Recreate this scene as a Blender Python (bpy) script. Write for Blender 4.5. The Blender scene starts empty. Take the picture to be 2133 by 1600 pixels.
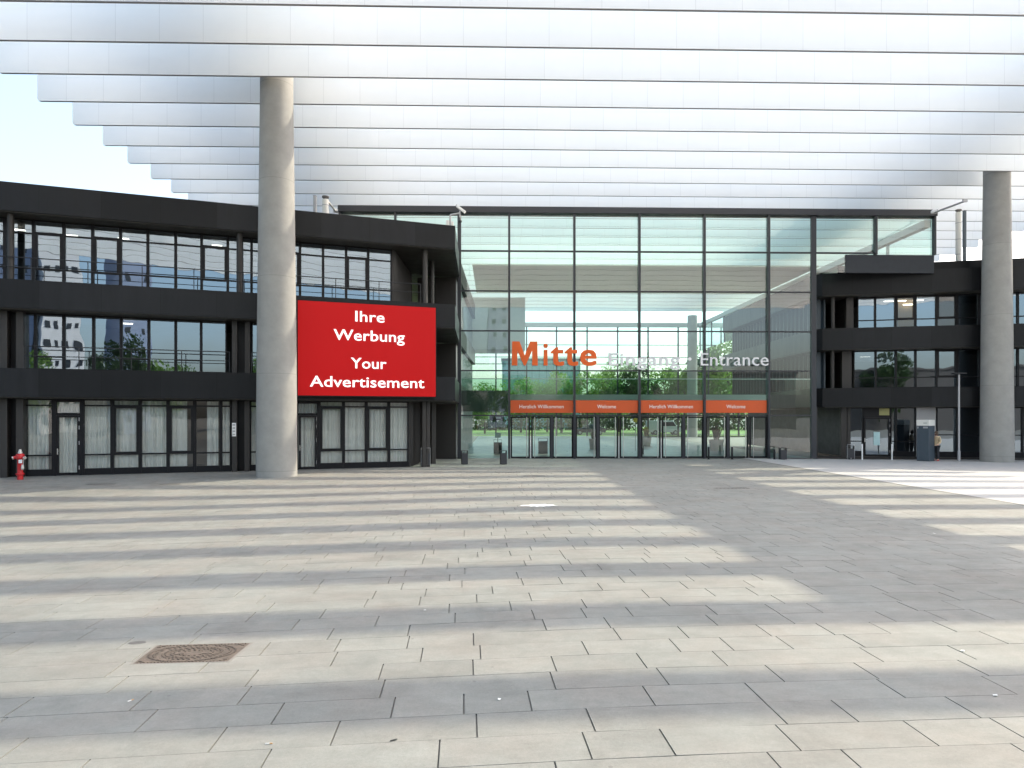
import bpy, bmesh, math, random
from mathutils import Vector, Matrix
R = math.radians
rng = random.Random(7)
SC = bpy.context.scene
COL = SC.collection

# ------------------------------------------------------------------ camera, world, sun, exposure
CAM_H, FOC, CX, HY = 2.5, 1422.0, 1066.5, 868.0      # eye height (m), focal length and horizon in photo pixels
cd = bpy.data.cameras.new('camera'); cam = bpy.data.objects.new('camera', cd); COL.objects.link(cam)
cam.location = (0, 0, CAM_H); cam.rotation_euler = (R(90), 0, 0)
cd.sensor_width = 36; cd.lens = 36 * FOC / 2133; cd.shift_y = (HY - 800) / 2133
cd.clip_start = 0.1; cd.clip_end = 3000
SC.camera = cam
SUN_EL, SUN_AZ = 40.0, 60.0                            # azimuth from +Y towards +X
w = bpy.data.worlds.new('World'); SC.world = w; w.use_nodes = True
nt = w.node_tree; nt.nodes.clear()
sky = nt.nodes.new('ShaderNodeTexSky'); sky.sky_type = 'NISHITA'; sky.sun_disc = False
sky.sun_elevation = R(SUN_EL); sky.sun_rotation = R(SUN_AZ); sky.air_density = 1.0; sky.dust_density = 4.0; sky.ozone_density = 1.0
bg = nt.nodes.new('ShaderNodeBackground'); bg.inputs[1].default_value = 0.15
wo = nt.nodes.new('ShaderNodeOutputWorld')
hs = nt.nodes.new('ShaderNodeHueSaturation'); hs.inputs['Saturation'].default_value = 0.86; hs.inputs['Value'].default_value = 1.28; hs.inputs['Hue'].default_value = 0.488   # thin bright haze
nt.links.new(sky.outputs[0], hs.inputs['Color']); nt.links.new(hs.outputs[0], bg.inputs[0]); nt.links.new(bg.outputs[0], wo.inputs[0])
ld = bpy.data.lights.new('sun', 'SUN'); ld.energy = 2.2; ld.angle = R(0.6); ld.color = (1.0, 0.90, 0.70)
sun = bpy.data.objects.new('sun', ld); COL.objects.link(sun)
sv = Vector((math.sin(R(SUN_AZ)) * math.cos(R(SUN_EL)), math.cos(R(SUN_AZ)) * math.cos(R(SUN_EL)), math.sin(R(SUN_EL))))
sun.rotation_euler = sv.to_track_quat('Z', 'Y').to_euler(); sun.location = (40, 40, 60)
SC.view_settings.view_transform = 'Standard'; SC.view_settings.look = 'None'
SC.view_settings.exposure = 1.3; SC.view_settings.gamma = 1.0
SC.render.engine = 'CYCLES'
SC.cycles.transparent_max_bounces = 24; SC.cycles.max_bounces = 10; SC.cycles.diffuse_bounces = 5
SC.cycles.use_denoising = True; SC.cycles.caustics_reflective = False; SC.cycles.caustics_refractive = False

# ------------------------------------------------------------------ helpers
def tag(o, label=None, cat=None, group=None, kind=None):
    if label: o['label'] = label
    if cat: o['category'] = cat
    if group: o['group'] = group
    if kind: o['kind'] = kind
    return o

def empty(name, loc=(0, 0, 0), rz=0.0, label=None, cat=None, group=None):
    o = bpy.data.objects.new(name, None); COL.objects.link(o)
    o.location = loc; o.rotation_euler = (0, 0, rz); o.empty_display_size = 0.3
    return tag(o, label, cat, group)

def copy_tree(o, parent=None):
    c = o.copy(); COL.objects.link(c); c.parent = parent
    for ch in o.children: copy_tree(ch, c)
    return c

class MB:
    def __init__(s): s.v = []; s.f = []; s.m = []; s.cur = 0
    def add(s, vs, fs):
        n = len(s.v); s.v += [tuple(v) for v in vs]
        s.f += [tuple(i + n for i in f) for f in fs]; s.m += [s.cur] * len(fs)
        return s
    def box(s, x0, x1, y0, y1, z0, z1, M=None):
        vs = [Vector((x, y, z)) for z in (z0, z1) for x, y in ((x0, y0), (x1, y0), (x1, y1), (x0, y1))]
        if M: vs = [M @ v for v in vs]
        return s.add(vs, [(3, 2, 1, 0), (4, 5, 6, 7), (0, 1, 5, 4), (1, 2, 6, 5), (2, 3, 7, 6), (3, 0, 4, 7)])
    def prism(s, pts, z0, z1):
        n = len(pts)
        vs = [(x, y, z0) for x, y in pts] + [(x, y, z1) for x, y in pts]
        fs = [tuple(reversed(range(n))), tuple(range(n, 2 * n))] + [(i, (i + 1) % n, n + (i + 1) % n, n + i) for i in range(n)]
        return s.add(vs, fs)
    def prismY(s, pts, y0, y1):                       # polygon in XZ, extruded along y
        n = len(pts)
        vs = [(x, y0, z) for x, z in pts] + [(x, y1, z) for x, z in pts]
        fs = [tuple(range(n)), tuple(reversed(range(n, 2 * n)))] + [((i + 1) % n, i, n + i, n + (i + 1) % n) for i in range(n)]
        return s.add(vs, fs)
    def tube(s, p0, p1, r0, r1=None, n=10, cap=True):
        r1 = r0 if r1 is None else r1
        p0, p1 = Vector(p0), Vector(p1); d = (p1 - p0).normalized()
        a = d.orthogonal().normalized(); b = d.cross(a)
        vs = []
        for p, r in ((p0, r0), (p1, r1)):
            for i in range(n):
                t = 2 * math.pi * i / n
                vs.append(p + (a * math.cos(t) + b * math.sin(t)) * r)
        fs = [(i, (i + 1) % n, n + (i + 1) % n, n + i) for i in range(n)]
        if cap: fs += [tuple(reversed(range(n))), tuple(range(n, 2 * n))]
        return s.add(vs, fs)
    def lathe(s, prof, n=20, c=(0, 0)):               # prof: (r, z) from bottom to top
        vs = []
        for r, z in prof:
            for i in range(n):
                t = 2 * math.pi * i / n
                vs.append((c[0] + r * math.cos(t), c[1] + r * math.sin(t), z))
        fs = []
        for k in range(len(prof) - 1):
            for i in range(n):
                j = (i + 1) % n
                fs.append((k * n + i, k * n + j, (k + 1) * n + j, (k + 1) * n + i))
        fs += [tuple(reversed(range(n))), tuple(range((len(prof) - 1) * n, len(prof) * n))]
        return s.add(vs, fs)
    def quad(s, a, b, c, d): return s.add([a, b, c, d], [(0, 1, 2, 3)])
    def build(s, name, mats, parent=None, smooth=None, bevel=None):
        me = bpy.data.meshes.new(name); me.from_pydata(s.v, [], s.f); me.update()
        mats = mats if isinstance(mats, (list, tuple)) else [mats]
        for m in mats: me.materials.append(m)
        if len(mats) > 1: me.polygons.foreach_set('material_index', s.m)
        if smooth is not None:
            for p in me.polygons: p.use_smooth = True
            me.set_sharp_from_angle(angle=R(smooth))
        o = bpy.data.objects.new(name, me); COL.objects.link(o)
        if parent: o.parent = parent
        if bevel:
            b = o.modifiers.new('bevel', 'BEVEL'); b.width = bevel; b.segments = 2; b.limit_method = 'ANGLE'; b.angle_limit = R(40)
        return o

class Frame:                                           # a vertical facade plane: local x along it, local y away from the camera
    def __init__(s, ox, oy, deg): s.o = (ox, oy); s.t = R(deg); s.d = (math.cos(s.t), math.sin(s.t)); s.n = (-math.sin(s.t), math.cos(s.t))
    def loc(s, X, Y):
        a, b = X - s.o[0], Y - s.o[1]
        return (a * s.d[0] + b * s.d[1], a * s.n[0] + b * s.n[1])
    def world(s, u, v): return (s.o[0] + u * s.d[0] + v * s.n[0], s.o[1] + u * s.d[1] + v * s.n[1])
    def Y(s, px, v=0.0):
        a = (px - CX) / FOC
        k = a * s.n[0] + s.n[1]
        return (v + s.o[0] * s.n[0] + s.o[1] * s.n[1]) / k
    def U(s, px, v=0.0):
        Y = s.Y(px, v); return s.loc((px - CX) / FOC * Y, Y)[0]
    def Z(s, px, py, v=0.0): return CAM_H + (HY - py) / FOC * s.Y(px, v)

def at(px, py, Y): return Vector(((px - CX) / FOC * Y, Y, CAM_H + (HY - py) / FOC * Y))
def smooth01(t): t = max(0.0, min(1.0, t)); return t * t * (3 - 2 * t)
def gz(x, y):                                          # the plaza drains gently towards the left foreground
    r = max(0.0, min(1.5 - x, 24.0)); r = r * r / (r + 1.5) if r > 0 else 0
    r *= smooth01((58 + x) / 30)
    d = ((31.2 - y) + 0.365 * (x + 12.9)) * 0.94
    dip = 0.13 * smooth01((x - 13) / 9) * smooth01((y - 22) / 14) if x > 13 else 0.0
    return -dip - 0.026 * r * smooth01((d - 1.2) / 8.5) * smooth01((y + 28) / 24)
def ground_at(px, py):                                 # where a photo pixel meets the plaza
    z = 0.0
    for _ in range(12):
        Y = FOC * (CAM_H - z) / (py - HY); X = (px - CX) / FOC * Y; z = gz(X, Y)
    return Vector((X, Y, z))

# ------------------------------------------------------------------ materials
def new_mat(name):
    m = bpy.data.materials.new(name); m.use_nodes = True
    n = m.node_tree.nodes; n.clear()
    o = n.new('ShaderNodeOutputMaterial')
    return m, n, m.node_tree.links, o
def mat(name, base, rough=0.5, metal=0.0, var=0.0, vscale=3.0, bump=0.0, bscale=40.0, emit=0.0, spec=0.5, stretch=(1, 1, 1)):
    m, n, l, o = new_mat(name)
    p = n.new('ShaderNodeBsdfPrincipled'); l.new(p.outputs[0], o.inputs[0])
    p.inputs['Base Color'].default_value = (*base, 1); p.inputs['Roughness'].default_value = rough
    p.inputs['Metallic'].default_value = metal; p.inputs['Specular IOR Level'].default_value = spec
    if emit:
        p.inputs['Emission Color'].default_value = (*base, 1); p.inputs['Emission Strength'].default_value = emit
    if var or bump:
        tc = n.new('ShaderNodeTexCoord'); mp = n.new('ShaderNodeMapping'); mp.inputs['Scale'].default_value = stretch
        l.new(tc.outputs['Object'], mp.inputs[0])
    if var:
        nz = n.new('ShaderNodeTexNoise'); nz.inputs['Scale'].default_value = vscale; nz.inputs['Detail'].default_value = 6; nz.inputs['Roughness'].default_value = 0.65
        l.new(mp.outputs[0], nz.inputs['Vector'])
        mr = n.new('ShaderNodeMapRange'); mr.inputs[1].default_value = 0.25; mr.inputs[2].default_value = 0.75
        mr.inputs[3].default_value = 1 - var; mr.inputs[4].default_value = 1 + var
        l.new(nz.outputs['Fac'], mr.inputs[0])
        mx = n.new('ShaderNodeVectorMath'); mx.operation = 'SCALE'; mx.inputs[0].default_value = base
        l.new(mr.outputs[0], mx.inputs['Scale']); l.new(mx.outputs[0], p.inputs['Base Color'])
        r2 = n.new('ShaderNodeMapRange'); r2.inputs[1].default_value = 0.25; r2.inputs[2].default_value = 0.75
        r2.inputs[3].default_value = max(0.02, rough - 0.12); r2.inputs[4].default_value = min(1, rough + 0.12)
        l.new(nz.outputs['Fac'], r2.inputs[0]); l.new(r2.outputs[0], p.inputs['Roughness'])
    if bump:
        nb = n.new('ShaderNodeTexNoise'); nb.inputs['Scale'].default_value = bscale; nb.inputs['Detail'].default_value = 4
        l.new(mp.outputs[0], nb.inputs['Vector'])
        b = n.new('ShaderNodeBump'); b.inputs['Strength'].default_value = bump; b.inputs['Distance'].default_value = 0.02
        l.new(nb.outputs['Fac'], b.inputs['Height']); l.new(b.outputs[0], p.inputs['Normal'])
    return m
def math_node(n, l, op, a, b=None, c=None):
    q = n.new('ShaderNodeMath'); q.operation = op
    for i, x in enumerate((a, b, c)):
        if x is None: continue
        if isinstance(x, (int, float)): q.inputs[i].default_value = x
        else: l.new(x, q.inputs[i])
    return q.outputs[0]
def glass(name, tint, r0, wav=0.004, scale=0.8, refl=(1, 1, 1)):
    m, n, l, o = new_mat(name)
    tr = n.new('ShaderNodeBsdfTransparent'); tr.inputs[0].default_value = (*tint, 1)
    gl = n.new('ShaderNodeBsdfGlossy'); gl.inputs['Roughness'].default_value = 0.0; gl.inputs['Color'].default_value = (*refl, 1)
    fr = n.new('ShaderNodeFresnel'); fr.inputs[0].default_value = 1.5
    f = math_node(n, l, 'ADD', fr.outputs[0], r0 - 0.04)
    f = math_node(n, l, 'MINIMUM', f, 0.9)
    mx = n.new('ShaderNodeMixShader'); l.new(f, mx.inputs[0]); l.new(tr.outputs[0], mx.inputs[1]); l.new(gl.outputs[0], mx.inputs[2]); l.new(mx.outputs[0], o.inputs[0])
    tc = n.new('ShaderNodeTexCoord'); oi = n.new('ShaderNodeObjectInfo')
    va = n.new('ShaderNodeVectorMath'); va.operation = 'ADD'; l.new(tc.outputs['Object'], va.inputs[0])
    sc = math_node(n, l, 'MULTIPLY', oi.outputs['Random'], 37.0); l.new(sc, va.inputs[1])
    nz = n.new('ShaderNodeTexNoise'); nz.inputs['Scale'].default_value = scale; nz.inputs['Detail'].default_value = 1.0
    l.new(va.outputs[0], nz.inputs['Vector'])
    b = n.new('ShaderNodeBump'); b.inputs['Strength'].default_value = 1.0; b.inputs['Distance'].default_value = wav
    l.new(nz.outputs['Fac'], b.inputs['Height']); l.new(b.outputs[0], gl.inputs['Normal'])
    return m
def seam_mat(name, base, period, width, rough, dark=0.35, var=0.06, metal=0.0, spec=0.5, axis=0, tone=0.0, offs=0.0, stretch=(1, 1, 1)):
    """panels with thin joints every `period` metres along the object's own x"""
    m = mat(name, base, rough, metal, var=var, vscale=1.3, spec=spec, stretch=stretch)
    n = m.node_tree.nodes; l = m.node_tree.links
    p = next(x for x in n if x.type == 'BSDF_PRINCIPLED')
    src = p.inputs['Base Color'].links[0].from_socket
    tc = next(x for x in n if x.type == 'TEX_COORD')
    sx = n.new('ShaderNodeSeparateXYZ'); l.new(tc.outputs['Object'], sx.inputs[0])
    oi = n.new('ShaderNodeObjectInfo')
    x = math_node(n, l, 'ADD', sx.outputs[axis], 500.0 + offs)
    x = math_node(n, l, 'DIVIDE', x, period)
    fr = math_node(n, l, 'FRACT', x)
    lt = math_node(n, l, 'LESS_THAN', fr, width / period)
    fl = math_node(n, l, 'FLOOR', x)
    cb = n.new('ShaderNodeCombineXYZ'); l.new(fl, cb.inputs[0]); l.new(oi.outputs['Random'], cb.inputs[1])
    wn = n.new('ShaderNodeTexWhiteNoise'); wn.noise_dimensions = '3D'; l.new(cb.outputs[0], wn.inputs['Vector'])
    t = n.new('ShaderNodeMapRange'); t.inputs[3].default_value = 1 - tone; t.inputs[4].default_value = 1 + tone
    l.new(wn.outputs['Value'], t.inputs[0])
    k = math_node(n, l, 'MULTIPLY', lt, -(1 - dark)); k = math_node(n, l, 'ADD', k, 1.0)
    k = math_node(n, l, 'MULTIPLY', k, t.outputs[0])
    sc = n.new('ShaderNodeVectorMath'); sc.operation = 'SCALE'; l.new(src, sc.inputs[0]); l.new(k, sc.inputs['Scale'])
    l.new(sc.outputs[0], p.inputs['Base Color'])
    return m
def slab_mat():
    m, n, l, o = new_mat('paving_slab')
    p = n.new('ShaderNodeBsdfPrincipled'); l.new(p.outputs[0], o.inputs[0])
    tc = n.new('ShaderNodeTexCoord'); at_ = n.new('ShaderNodeAttribute'); at_.attribute_name = 'rnd'
    def noise(scale, det, rough=0.6, st=(1, 1, 1)):
        mp = n.new('ShaderNodeMapping'); mp.inputs['Scale'].default_value = st; l.new(tc.outputs['Object'], mp.inputs[0])
        q = n.new('ShaderNodeTexNoise'); q.inputs['Scale'].default_value = scale; q.inputs['Detail'].default_value = det; q.inputs['Roughness'].default_value = rough
        l.new(mp.outputs[0], q.inputs['Vector']); return q.outputs['Fac']
    def rmap(s, a, b, lo=0.3, hi=0.7):
        q = n.new('ShaderNodeMapRange'); q.inputs[1].default_value = lo; q.inputs[2].default_value = hi; q.inputs[3].default_value = a; q.inputs[4].default_value = b
        l.new(s, q.inputs[0]); return q.outputs[0]
    k = rmap(noise(0.35, 3), 0.91, 1.07)
    k = math_node(n, l, 'MULTIPLY', k, rmap(noise(1.1, 5, 0.72, (1, 0.6, 1)), 0.86, 1.0, 0.30, 0.46))
    k = math_node(n, l, 'MULTIPLY', k, rmap(noise(2.6, 6, 0.7, (0.45, 1, 1)), 0.90, 1.10))
    k = math_node(n, l, 'MULTIPLY', k, rmap(noise(260, 3, 0.7), 0.78, 1.22))
    k = math_node(n, l, 'MULTIPLY', k, rmap(noise(38, 4, 0.75), 0.91, 1.09))
    k = math_node(n, l, 'MULTIPLY', k, rmap(noise(7, 5, 0.7, (0.5, 1, 1)), 0.93, 1.07))
    k = math_node(n, l, 'MULTIPLY', k, rmap(at_.outputs['Fac'], 0.945, 1.05, 0, 1))
    cr = n.new('ShaderNodeMix'); cr.data_type = 'RGBA'
    cr.inputs['A'].default_value = (0.219, 0.222, 0.203, 1); cr.inputs['B'].default_value = (0.229, 0.215, 0.192, 1)
    l.new(rmap(noise(0.9, 4), 0, 1, 0.4, 0.75), cr.inputs['Factor'])
    sc = n.new('ShaderNodeVectorMath'); sc.operation = 'SCALE'; l.new(cr.outputs['Result'], sc.inputs[0]); l.new(k, sc.inputs['Scale'])
    # small dark spots of old chewing gum and stains
    vo = n.new('ShaderNodeTexVoronoi'); vo.inputs['Scale'].default_value = 1.9; l.new(tc.outputs['Object'], vo.inputs['Vector'])
    sp = math_node(n, l, 'LESS_THAN', vo.outputs['Distance'], 0.034)
    mx = n.new('ShaderNodeMix'); mx.data_type = 'RGBA'; mx.inputs['B'].default_value = (0.13, 0.125, 0.12, 1)
    l.new(math_node(n, l, 'MULTIPLY', sp, 0.6), mx.inputs['Factor']); l.new(sc.outputs[0], mx.inputs['A'])
    l.new(mx.outputs['Result'], p.inputs['Base Color'])
    l.new(rmap(noise(3, 4), 0.62, 0.85), p.inputs['Roughness'])
    p.inputs['Specular IOR Level'].default_value = 0.35
    b = n.new('ShaderNodeBump'); b.inputs['Strength'].default_value = 0.35; b.inputs['Distance'].default_value = 0.004
    l.new(noise(180, 4, 0.7), b.inputs['Height']); l.new(b.outputs[0], p.inputs['Normal'])
    return m
def leaf_mat(name, a, b):
    m, n, l, o = new_mat(name)
    p = n.new('ShaderNodeBsdfPrincipled'); p.inputs['Roughness'].default_value = 0.55
    at_ = n.new('ShaderNodeAttribute'); at_.attribute_name = 'rnd'
    mx = n.new('ShaderNodeMix'); mx.data_type = 'RGBA'; mx.inputs['A'].default_value = (*a, 1); mx.inputs['B'].default_value = (*b, 1)
    l.new(at_.outputs['Fac'], mx.inputs['Factor']); l.new(mx.outputs['Result'], p.inputs['Base Color'])
    t = n.new('ShaderNodeBsdfTranslucent'); l.new(mx.outputs['Result'], t.inputs[0])
    s = n.new('ShaderNodeMixShader'); s.inputs[0].default_value = 0.5
    l.new(p.outputs[0], s.inputs[1]); l.new(t.outputs[0], s.inputs[2]); l.new(s.outputs[0], o.inputs[0])
    return m

M = {}
M['slab'] = slab_mat()
M['joint'] = mat('paving_joint', (0.16, 0.155, 0.14), 0.9, var=0.2, vscale=8)
M['concrete_paving'] = mat('light_concrete_paving', (0.375, 0.37, 0.36), 0.75, var=0.10, vscale=1.6, bump=0.25, bscale=90)
M['hall_floor'] = mat('hall_floor', (0.19, 0.195, 0.19), 0.35, var=0.06, vscale=1.0)
M['lawn'] = mat('lawn', (0.11, 0.20, 0.035), 0.9, var=0.3, vscale=3, bump=0.6, bscale=25)
M['asphalt'] = mat('asphalt', (0.07, 0.07, 0.068), 0.85, var=0.15, vscale=0.8, bump=0.3, bscale=60)
M['blade'] = seam_mat('white_lamella_panel', (0.88, 0.895, 0.895), 1.63, 0.016, 0.45, dark=0.82, var=0.010, tone=0.010)
M['blade_shade'] = mat('lamella_underside_shade', (0.34, 0.33, 0.33), 0.5)  # grey that paints in the shade on the undersides of the white lamellas
M['girder'] = mat('girder_paint', (0.78, 0.78, 0.77), 0.5)
M['concrete'] = seam_mat('column_concrete', (0.29, 0.287, 0.27), 4.1, 0.02, 0.8, dark=0.78, var=0.16, axis=2, tone=0.03, spec=0.3)
M['fascia'] = seam_mat('anthracite_fascia', (0.0125, 0.0133, 0.0150), 2.22, 0.02, 0.40, dark=0.5, var=0.22, tone=0.32, spec=0.2, stretch=(2.2, 2.2, .35))
M['soffit'] = mat('soffit_panel', (0.030, 0.028, 0.023), 0.6, var=0.12, vscale=1.5)
M['frame'] = mat('dark_window_frame', (0.007, 0.007, 0.009), 0.45, var=0.1, spec=0.25)
M['pillar'] = mat('dark_bronze_cladding', (0.024, 0.021, 0.019), 0.5, var=0.12, vscale=2)
M['hall_steel'] = mat('hall_steel', (0.022, 0.024, 0.031), 0.4, var=0.08)
M['interior'] = mat('office_interior', (0.10, 0.10, 0.10), 0.8, var=0.1)
M['wall_white'] = mat('white_plaster', (0.55, 0.56, 0.54), 0.7, var=0.05)
M['ceiling'] = seam_mat('hall_ceiling_slats', (0.42, 0.45, 0.36), 1.2, 0.03, 0.6, dark=0.5, axis=1)
M['glass_dark'] = glass('office_glass', (0.42, 0.46, 0.50), 0.30, 0.0036, 0.9, (0.74, 0.88, 1.0))
M['glass_shop'] = glass('ground_floor_glass', (0.88, 0.92, 0.91), 0.11, 0.0040, 0.8)
M['glass_hall'] = glass('hall_glass', (0.63, 0.86, 0.79), 0.14, 0.0035, 0.5)
M['glass_far'] = glass('rear_glass', (0.92, 0.98, 0.97), 0.06, 0.002, 0.5)
M['glass_green'] = glass('green_balustrade_glass', (0.62, 0.86, 0.76), 0.08, 0.002, 0.5)
M['steel'] = mat('brushed_steel', (0.55, 0.55, 0.54), 0.3, 0.9)
M['steel_matt'] = mat('matt_steel', (0.42, 0.42, 0.43), 0.5, 0.5)
M['rail'] = mat('railing_steel', (0.03, 0.031, 0.034), 0.4, 0.5)
M['curtain'] = mat('white_voile_curtain', (0.86, 0.88, 0.87), 0.9, var=0.05)
M['screen_red'] = mat('red_screen', (0.36, 0.002, 0.003), 0.45, emit=0.20, spec=0.2)
M['screen_white'] = mat('white_screen_text', (0.9, 0.88, 0.88), 0.4, emit=0.30)
M['orange'] = mat('orange_letter', (0.78, 0.115, 0.006), 0.4)
M['letter_white'] = mat('white_letter', (0.72, 0.72, 0.74), 0.4)
M['banner'] = mat('orange_banner', (0.58, 0.085, 0.012), 0.5, var=0.05)
M['banner_text'] = mat('banner_text', (0.82, 0.78, 0.74), 0.5)
M['bin'] = mat('anthracite_bin', (0.028, 0.029, 0.034), 0.5, var=0.08)
M['red'] = mat('hydrant_red', (0.50, 0.018, 0.022), 0.35, var=0.12, vscale=9)
M['grey_metal'] = mat('grey_casting', (0.52, 0.51, 0.48), 0.45, 0.4)
M['white'] = mat('white_paint', (0.80, 0.80, 0.79), 0.5)
M['cream'] = mat('cream_metal', (0.72, 0.71, 0.66), 0.45)
M['black'] = mat('black_rubber', (0.02, 0.02, 0.02), 0.6)
M['stele'] = mat('blue_grey_cabinet', (0.055, 0.075, 0.095), 0.4, var=0.06)
M['rust'] = mat('rusted_cast_iron', (0.125, 0.10, 0.082), 0.8, 0.2, var=0.45, vscale=14, bump=0.4, bscale=80)
M['iron'] = mat('worn_cast_iron', (0.15, 0.14, 0.13), 0.6, 0.3, var=0.3, vscale=10)
M['bark'] = mat('bark', (0.07, 0.055, 0.04), 0.9, var=0.2)
M['leaf_mid'] = leaf_mat('leaf_mid', (0.06, 0.14, 0.022), (0.20, 0.33, 0.06))
M['leaf_dark'] = leaf_mat('leaf_dark', (0.016, 0.045, 0.014), (0.05, 0.095, 0.025))
M['leaf_yellow'] = leaf_mat('leaf_yellow', (0.14, 0.16, 0.02), (0.32, 0.30, 0.05))
M['tower_white'] = mat('tower_render', (0.70, 0.70, 0.72), 0.8, var=0.05, vscale=0.5)
M['tower_shaded'] = mat('tower_shaded_render', (0.30, 0.36, 0.50), 0.8, var=0.05, vscale=0.5)  # tower sides turned from the sun: their shade is put into the colour
M['beige'] = mat('beige_cladding', (0.50, 0.41, 0.31), 0.8, var=0.06, vscale=0.8)
M['window_dark'] = mat('dark_pane', (0.03, 0.035, 0.045), 0.15)
M['teal'] = seam_mat('teal_curtain_wall', (0.20, 0.34, 0.36), 1.5, 0.12, 0.25, dark=0.6, tone=0.12)
M['roof_tile'] = mat('dark_roof', (0.09, 0.085, 0.085), 0.8, var=0.2)
M['skin'] = mat('skin', (0.52, 0.33, 0.25), 0.5)
M['hair'] = mat('brown_hair', (0.075, 0.05, 0.035), 0.6)
M['jacket'] = mat('beige_jacket', (0.50, 0.39, 0.25), 0.85, var=0.12, vscale=12)
M['trousers'] = mat('dark_trousers', (0.02, 0.022, 0.028), 0.85)
M['shoe'] = mat('red_shoe', (0.45, 0.03, 0.05), 0.5)
M['car_white'] = mat('white_car_paint', (0.78, 0.78, 0.78), 0.2)
M['car_dark'] = mat('dark_car_paint', (0.03, 0.035, 0.045), 0.2)
M['pot'] = mat('planter_concrete', (0.36, 0.33, 0.29), 0.8, var=0.1)
M['amber'] = mat('yellow_board', (0.42, 0.40, 0.16), 0.5)
M['poster'] = mat('pale_poster', (0.42, 0.62, 0.64), 0.5, var=0.06, vscale=5)
M['paper'] = mat('paper', (0.75, 0.74, 0.70), 0.8)
M['tan'] = mat('cigarette_filter', (0.55, 0.32, 0.14), 0.8)
M['lamp_on'] = mat('ceiling_lamp', (1.0, 0.93, 0.75), 0.5, emit=3.0)
M['warm_wall'] = mat('lit_ochre_wall', (0.20, 0.13, 0.05), 0.8)

# ------------------------------------------------------------------ ground
def grid_sheet(name, xs, ys, zf, m, kind='structure'):
    b = MB(); nx = len(xs)
    b.v = [(x, y, zf(x, y)) for y in ys for x in xs]
    for j in range(len(ys) - 1):
        for i in range(nx - 1): b.f.append((j * nx + i, j * nx + i + 1, (j + 1) * nx + i + 1, (j + 1) * nx + i)); b.m.append(0)
    o = b.build(name, m, smooth=60); o['kind'] = kind; return o
xs = [-900, -300, -120] + [-64 + i for i in range(0, 74)] + [11 + 1.5 * i for i in range(0, 26)] + [60, 120, 300, 900]
ys = [-900, -300, -120, -60] + [-32 + i for i in range(0, 68)] + [41, 45, 60, 90, 140, 300, 900]
grid_sheet('ground', xs, ys, lambda x, y: gz(x, y) - 0.016 - (0.03 if x > 15 else 0), M['joint'])

PA = R(4.0); ca, sa = math.cos(PA), math.sin(PA)
def edge_x(y): return 14.3 - 0.03 * (y - 27)
def plaza():
    b = MB(); rnd = []
    row = 0.434; y = -2.0
    while y < 43:
        x = -34 - rng.random() * 1.5
        while x < 20:
            L = rng.choice((0.62, 0.78, 0.95, 0.95, 1.1, 1.3, 1.6)) + rng.uniform(-0.05, 0.05)
            wx, wy = ca * (x + L / 2) - sa * y, sa * (x + L / 2) + ca * y
            if wx < edge_x(wy) + 0.8 and 1.0 < wy < 40.2 and wy < 31.6 + 0.365 * (max(wx, -40) + 12.9) + (8 if wx > -5 else 0) and abs(wx) < 1.05 * wy + 5:
                g, h = 0.013, 0.0045
                jz = rng.uniform(-0.0012, 0.0012)
                c = [(x + g / 2, y + h / 2), (x + L - g / 2, y + h / 2), (x + L - g / 2, y + row - h / 2), (x + g / 2, y + row - h / 2)]
                W = [(ca * p - sa * q, sa * p + ca * q) for p, q in c]
                top = [(p, q, gz(p, q) + jz) for p, q in W]
                bot = [(p, q, gz(p, q) - 0.016) for p, q in W]
                b.add(bot + top, [(4, 5, 6, 7), (0, 1, 5, 4), (1, 2, 6, 5), (2, 3, 7, 6), (3, 0, 4, 7)])
                rnd += [rng.random()] * 5
            x += L
        y += row
    o = b.build('plaza_paving', M['slab']); o['kind'] = 'structure'
    a = o.data.attributes.new('rnd', 'FLOAT', 'FACE'); a.data.foreach_set('value', rnd)
plaza()
def pavement():
    b = MB(); ys_ = [2 + .75 * i for i in range(54)]; us = [0, .6, 1.5, 3, 4.5, 6, 8, 10, 14, 20, 40, 100]
    n = len(us)
    b.v = [(edge_x(y) + u, y, gz(edge_x(y) + u, y) + .004) for y in ys_ for u in us]
    for q in range(len(ys_) - 1):
        for p in range(n - 1): b.f.append((q * n + p, q * n + p + 1, (q + 1) * n + p + 1, (q + 1) * n + p)); b.m.append(0)
    o = b.build('concrete_pavement', M['concrete_paving'], smooth=60); o['kind'] = 'structure'
    MB().prism([(edge_x(2) - .12, 2), (edge_x(2) - .003, 2), (edge_x(41.7) - .003, 41.7), (edge_x(41.7) - .12, 41.7)], -.05, .003).build('kerb_strip', M['joint'])['kind'] = 'structure'
pavement()

# ------------------------------------------------------------------ canopy
ROT = 1.4
cz = 16.585
canopy = empty('entrance_canopy', (0, 0, 0), R(ROT), 'huge white flat canopy of hanging lamellas spanning the whole forecourt', 'canopy')
KB, KE = -12, 28
for k in range(KB, KE):
    v = 23.53 + 2.4885 * k
    b = MB(); t = 0.048; x0, x1, z0, z1, rr = -20.42 + 0.03 * (k % 3), 40.2, cz, cz + 1.62, 0.10
    prof = [(x0, z1), (x0, z0 + rr)] + [(x0 + rr - rr * math.cos(q), z0 + rr - rr * math.sin(q)) for q in (R(30), R(60))] + [(x0 + rr, z0)]
    prof += [(x1 - rr, z0)] + [(x1 - rr + rr * math.sin(q), z0 + rr - rr * math.cos(q)) for q in (R(30), R(60))] + [(x1, z0 + rr), (x1, z1)]
    b.prismY(prof, v - t, v + t)
    b.cur = 1; b.box(x0 + rr + .02, x1 - rr - .02, v - t - .004, v + t + .004, z0 - .006, z0 + 0.004)  # thin strip carrying the painted underside shade
    b.build('lamella', [M['blade'], M['blade_shade']], canopy)
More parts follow.
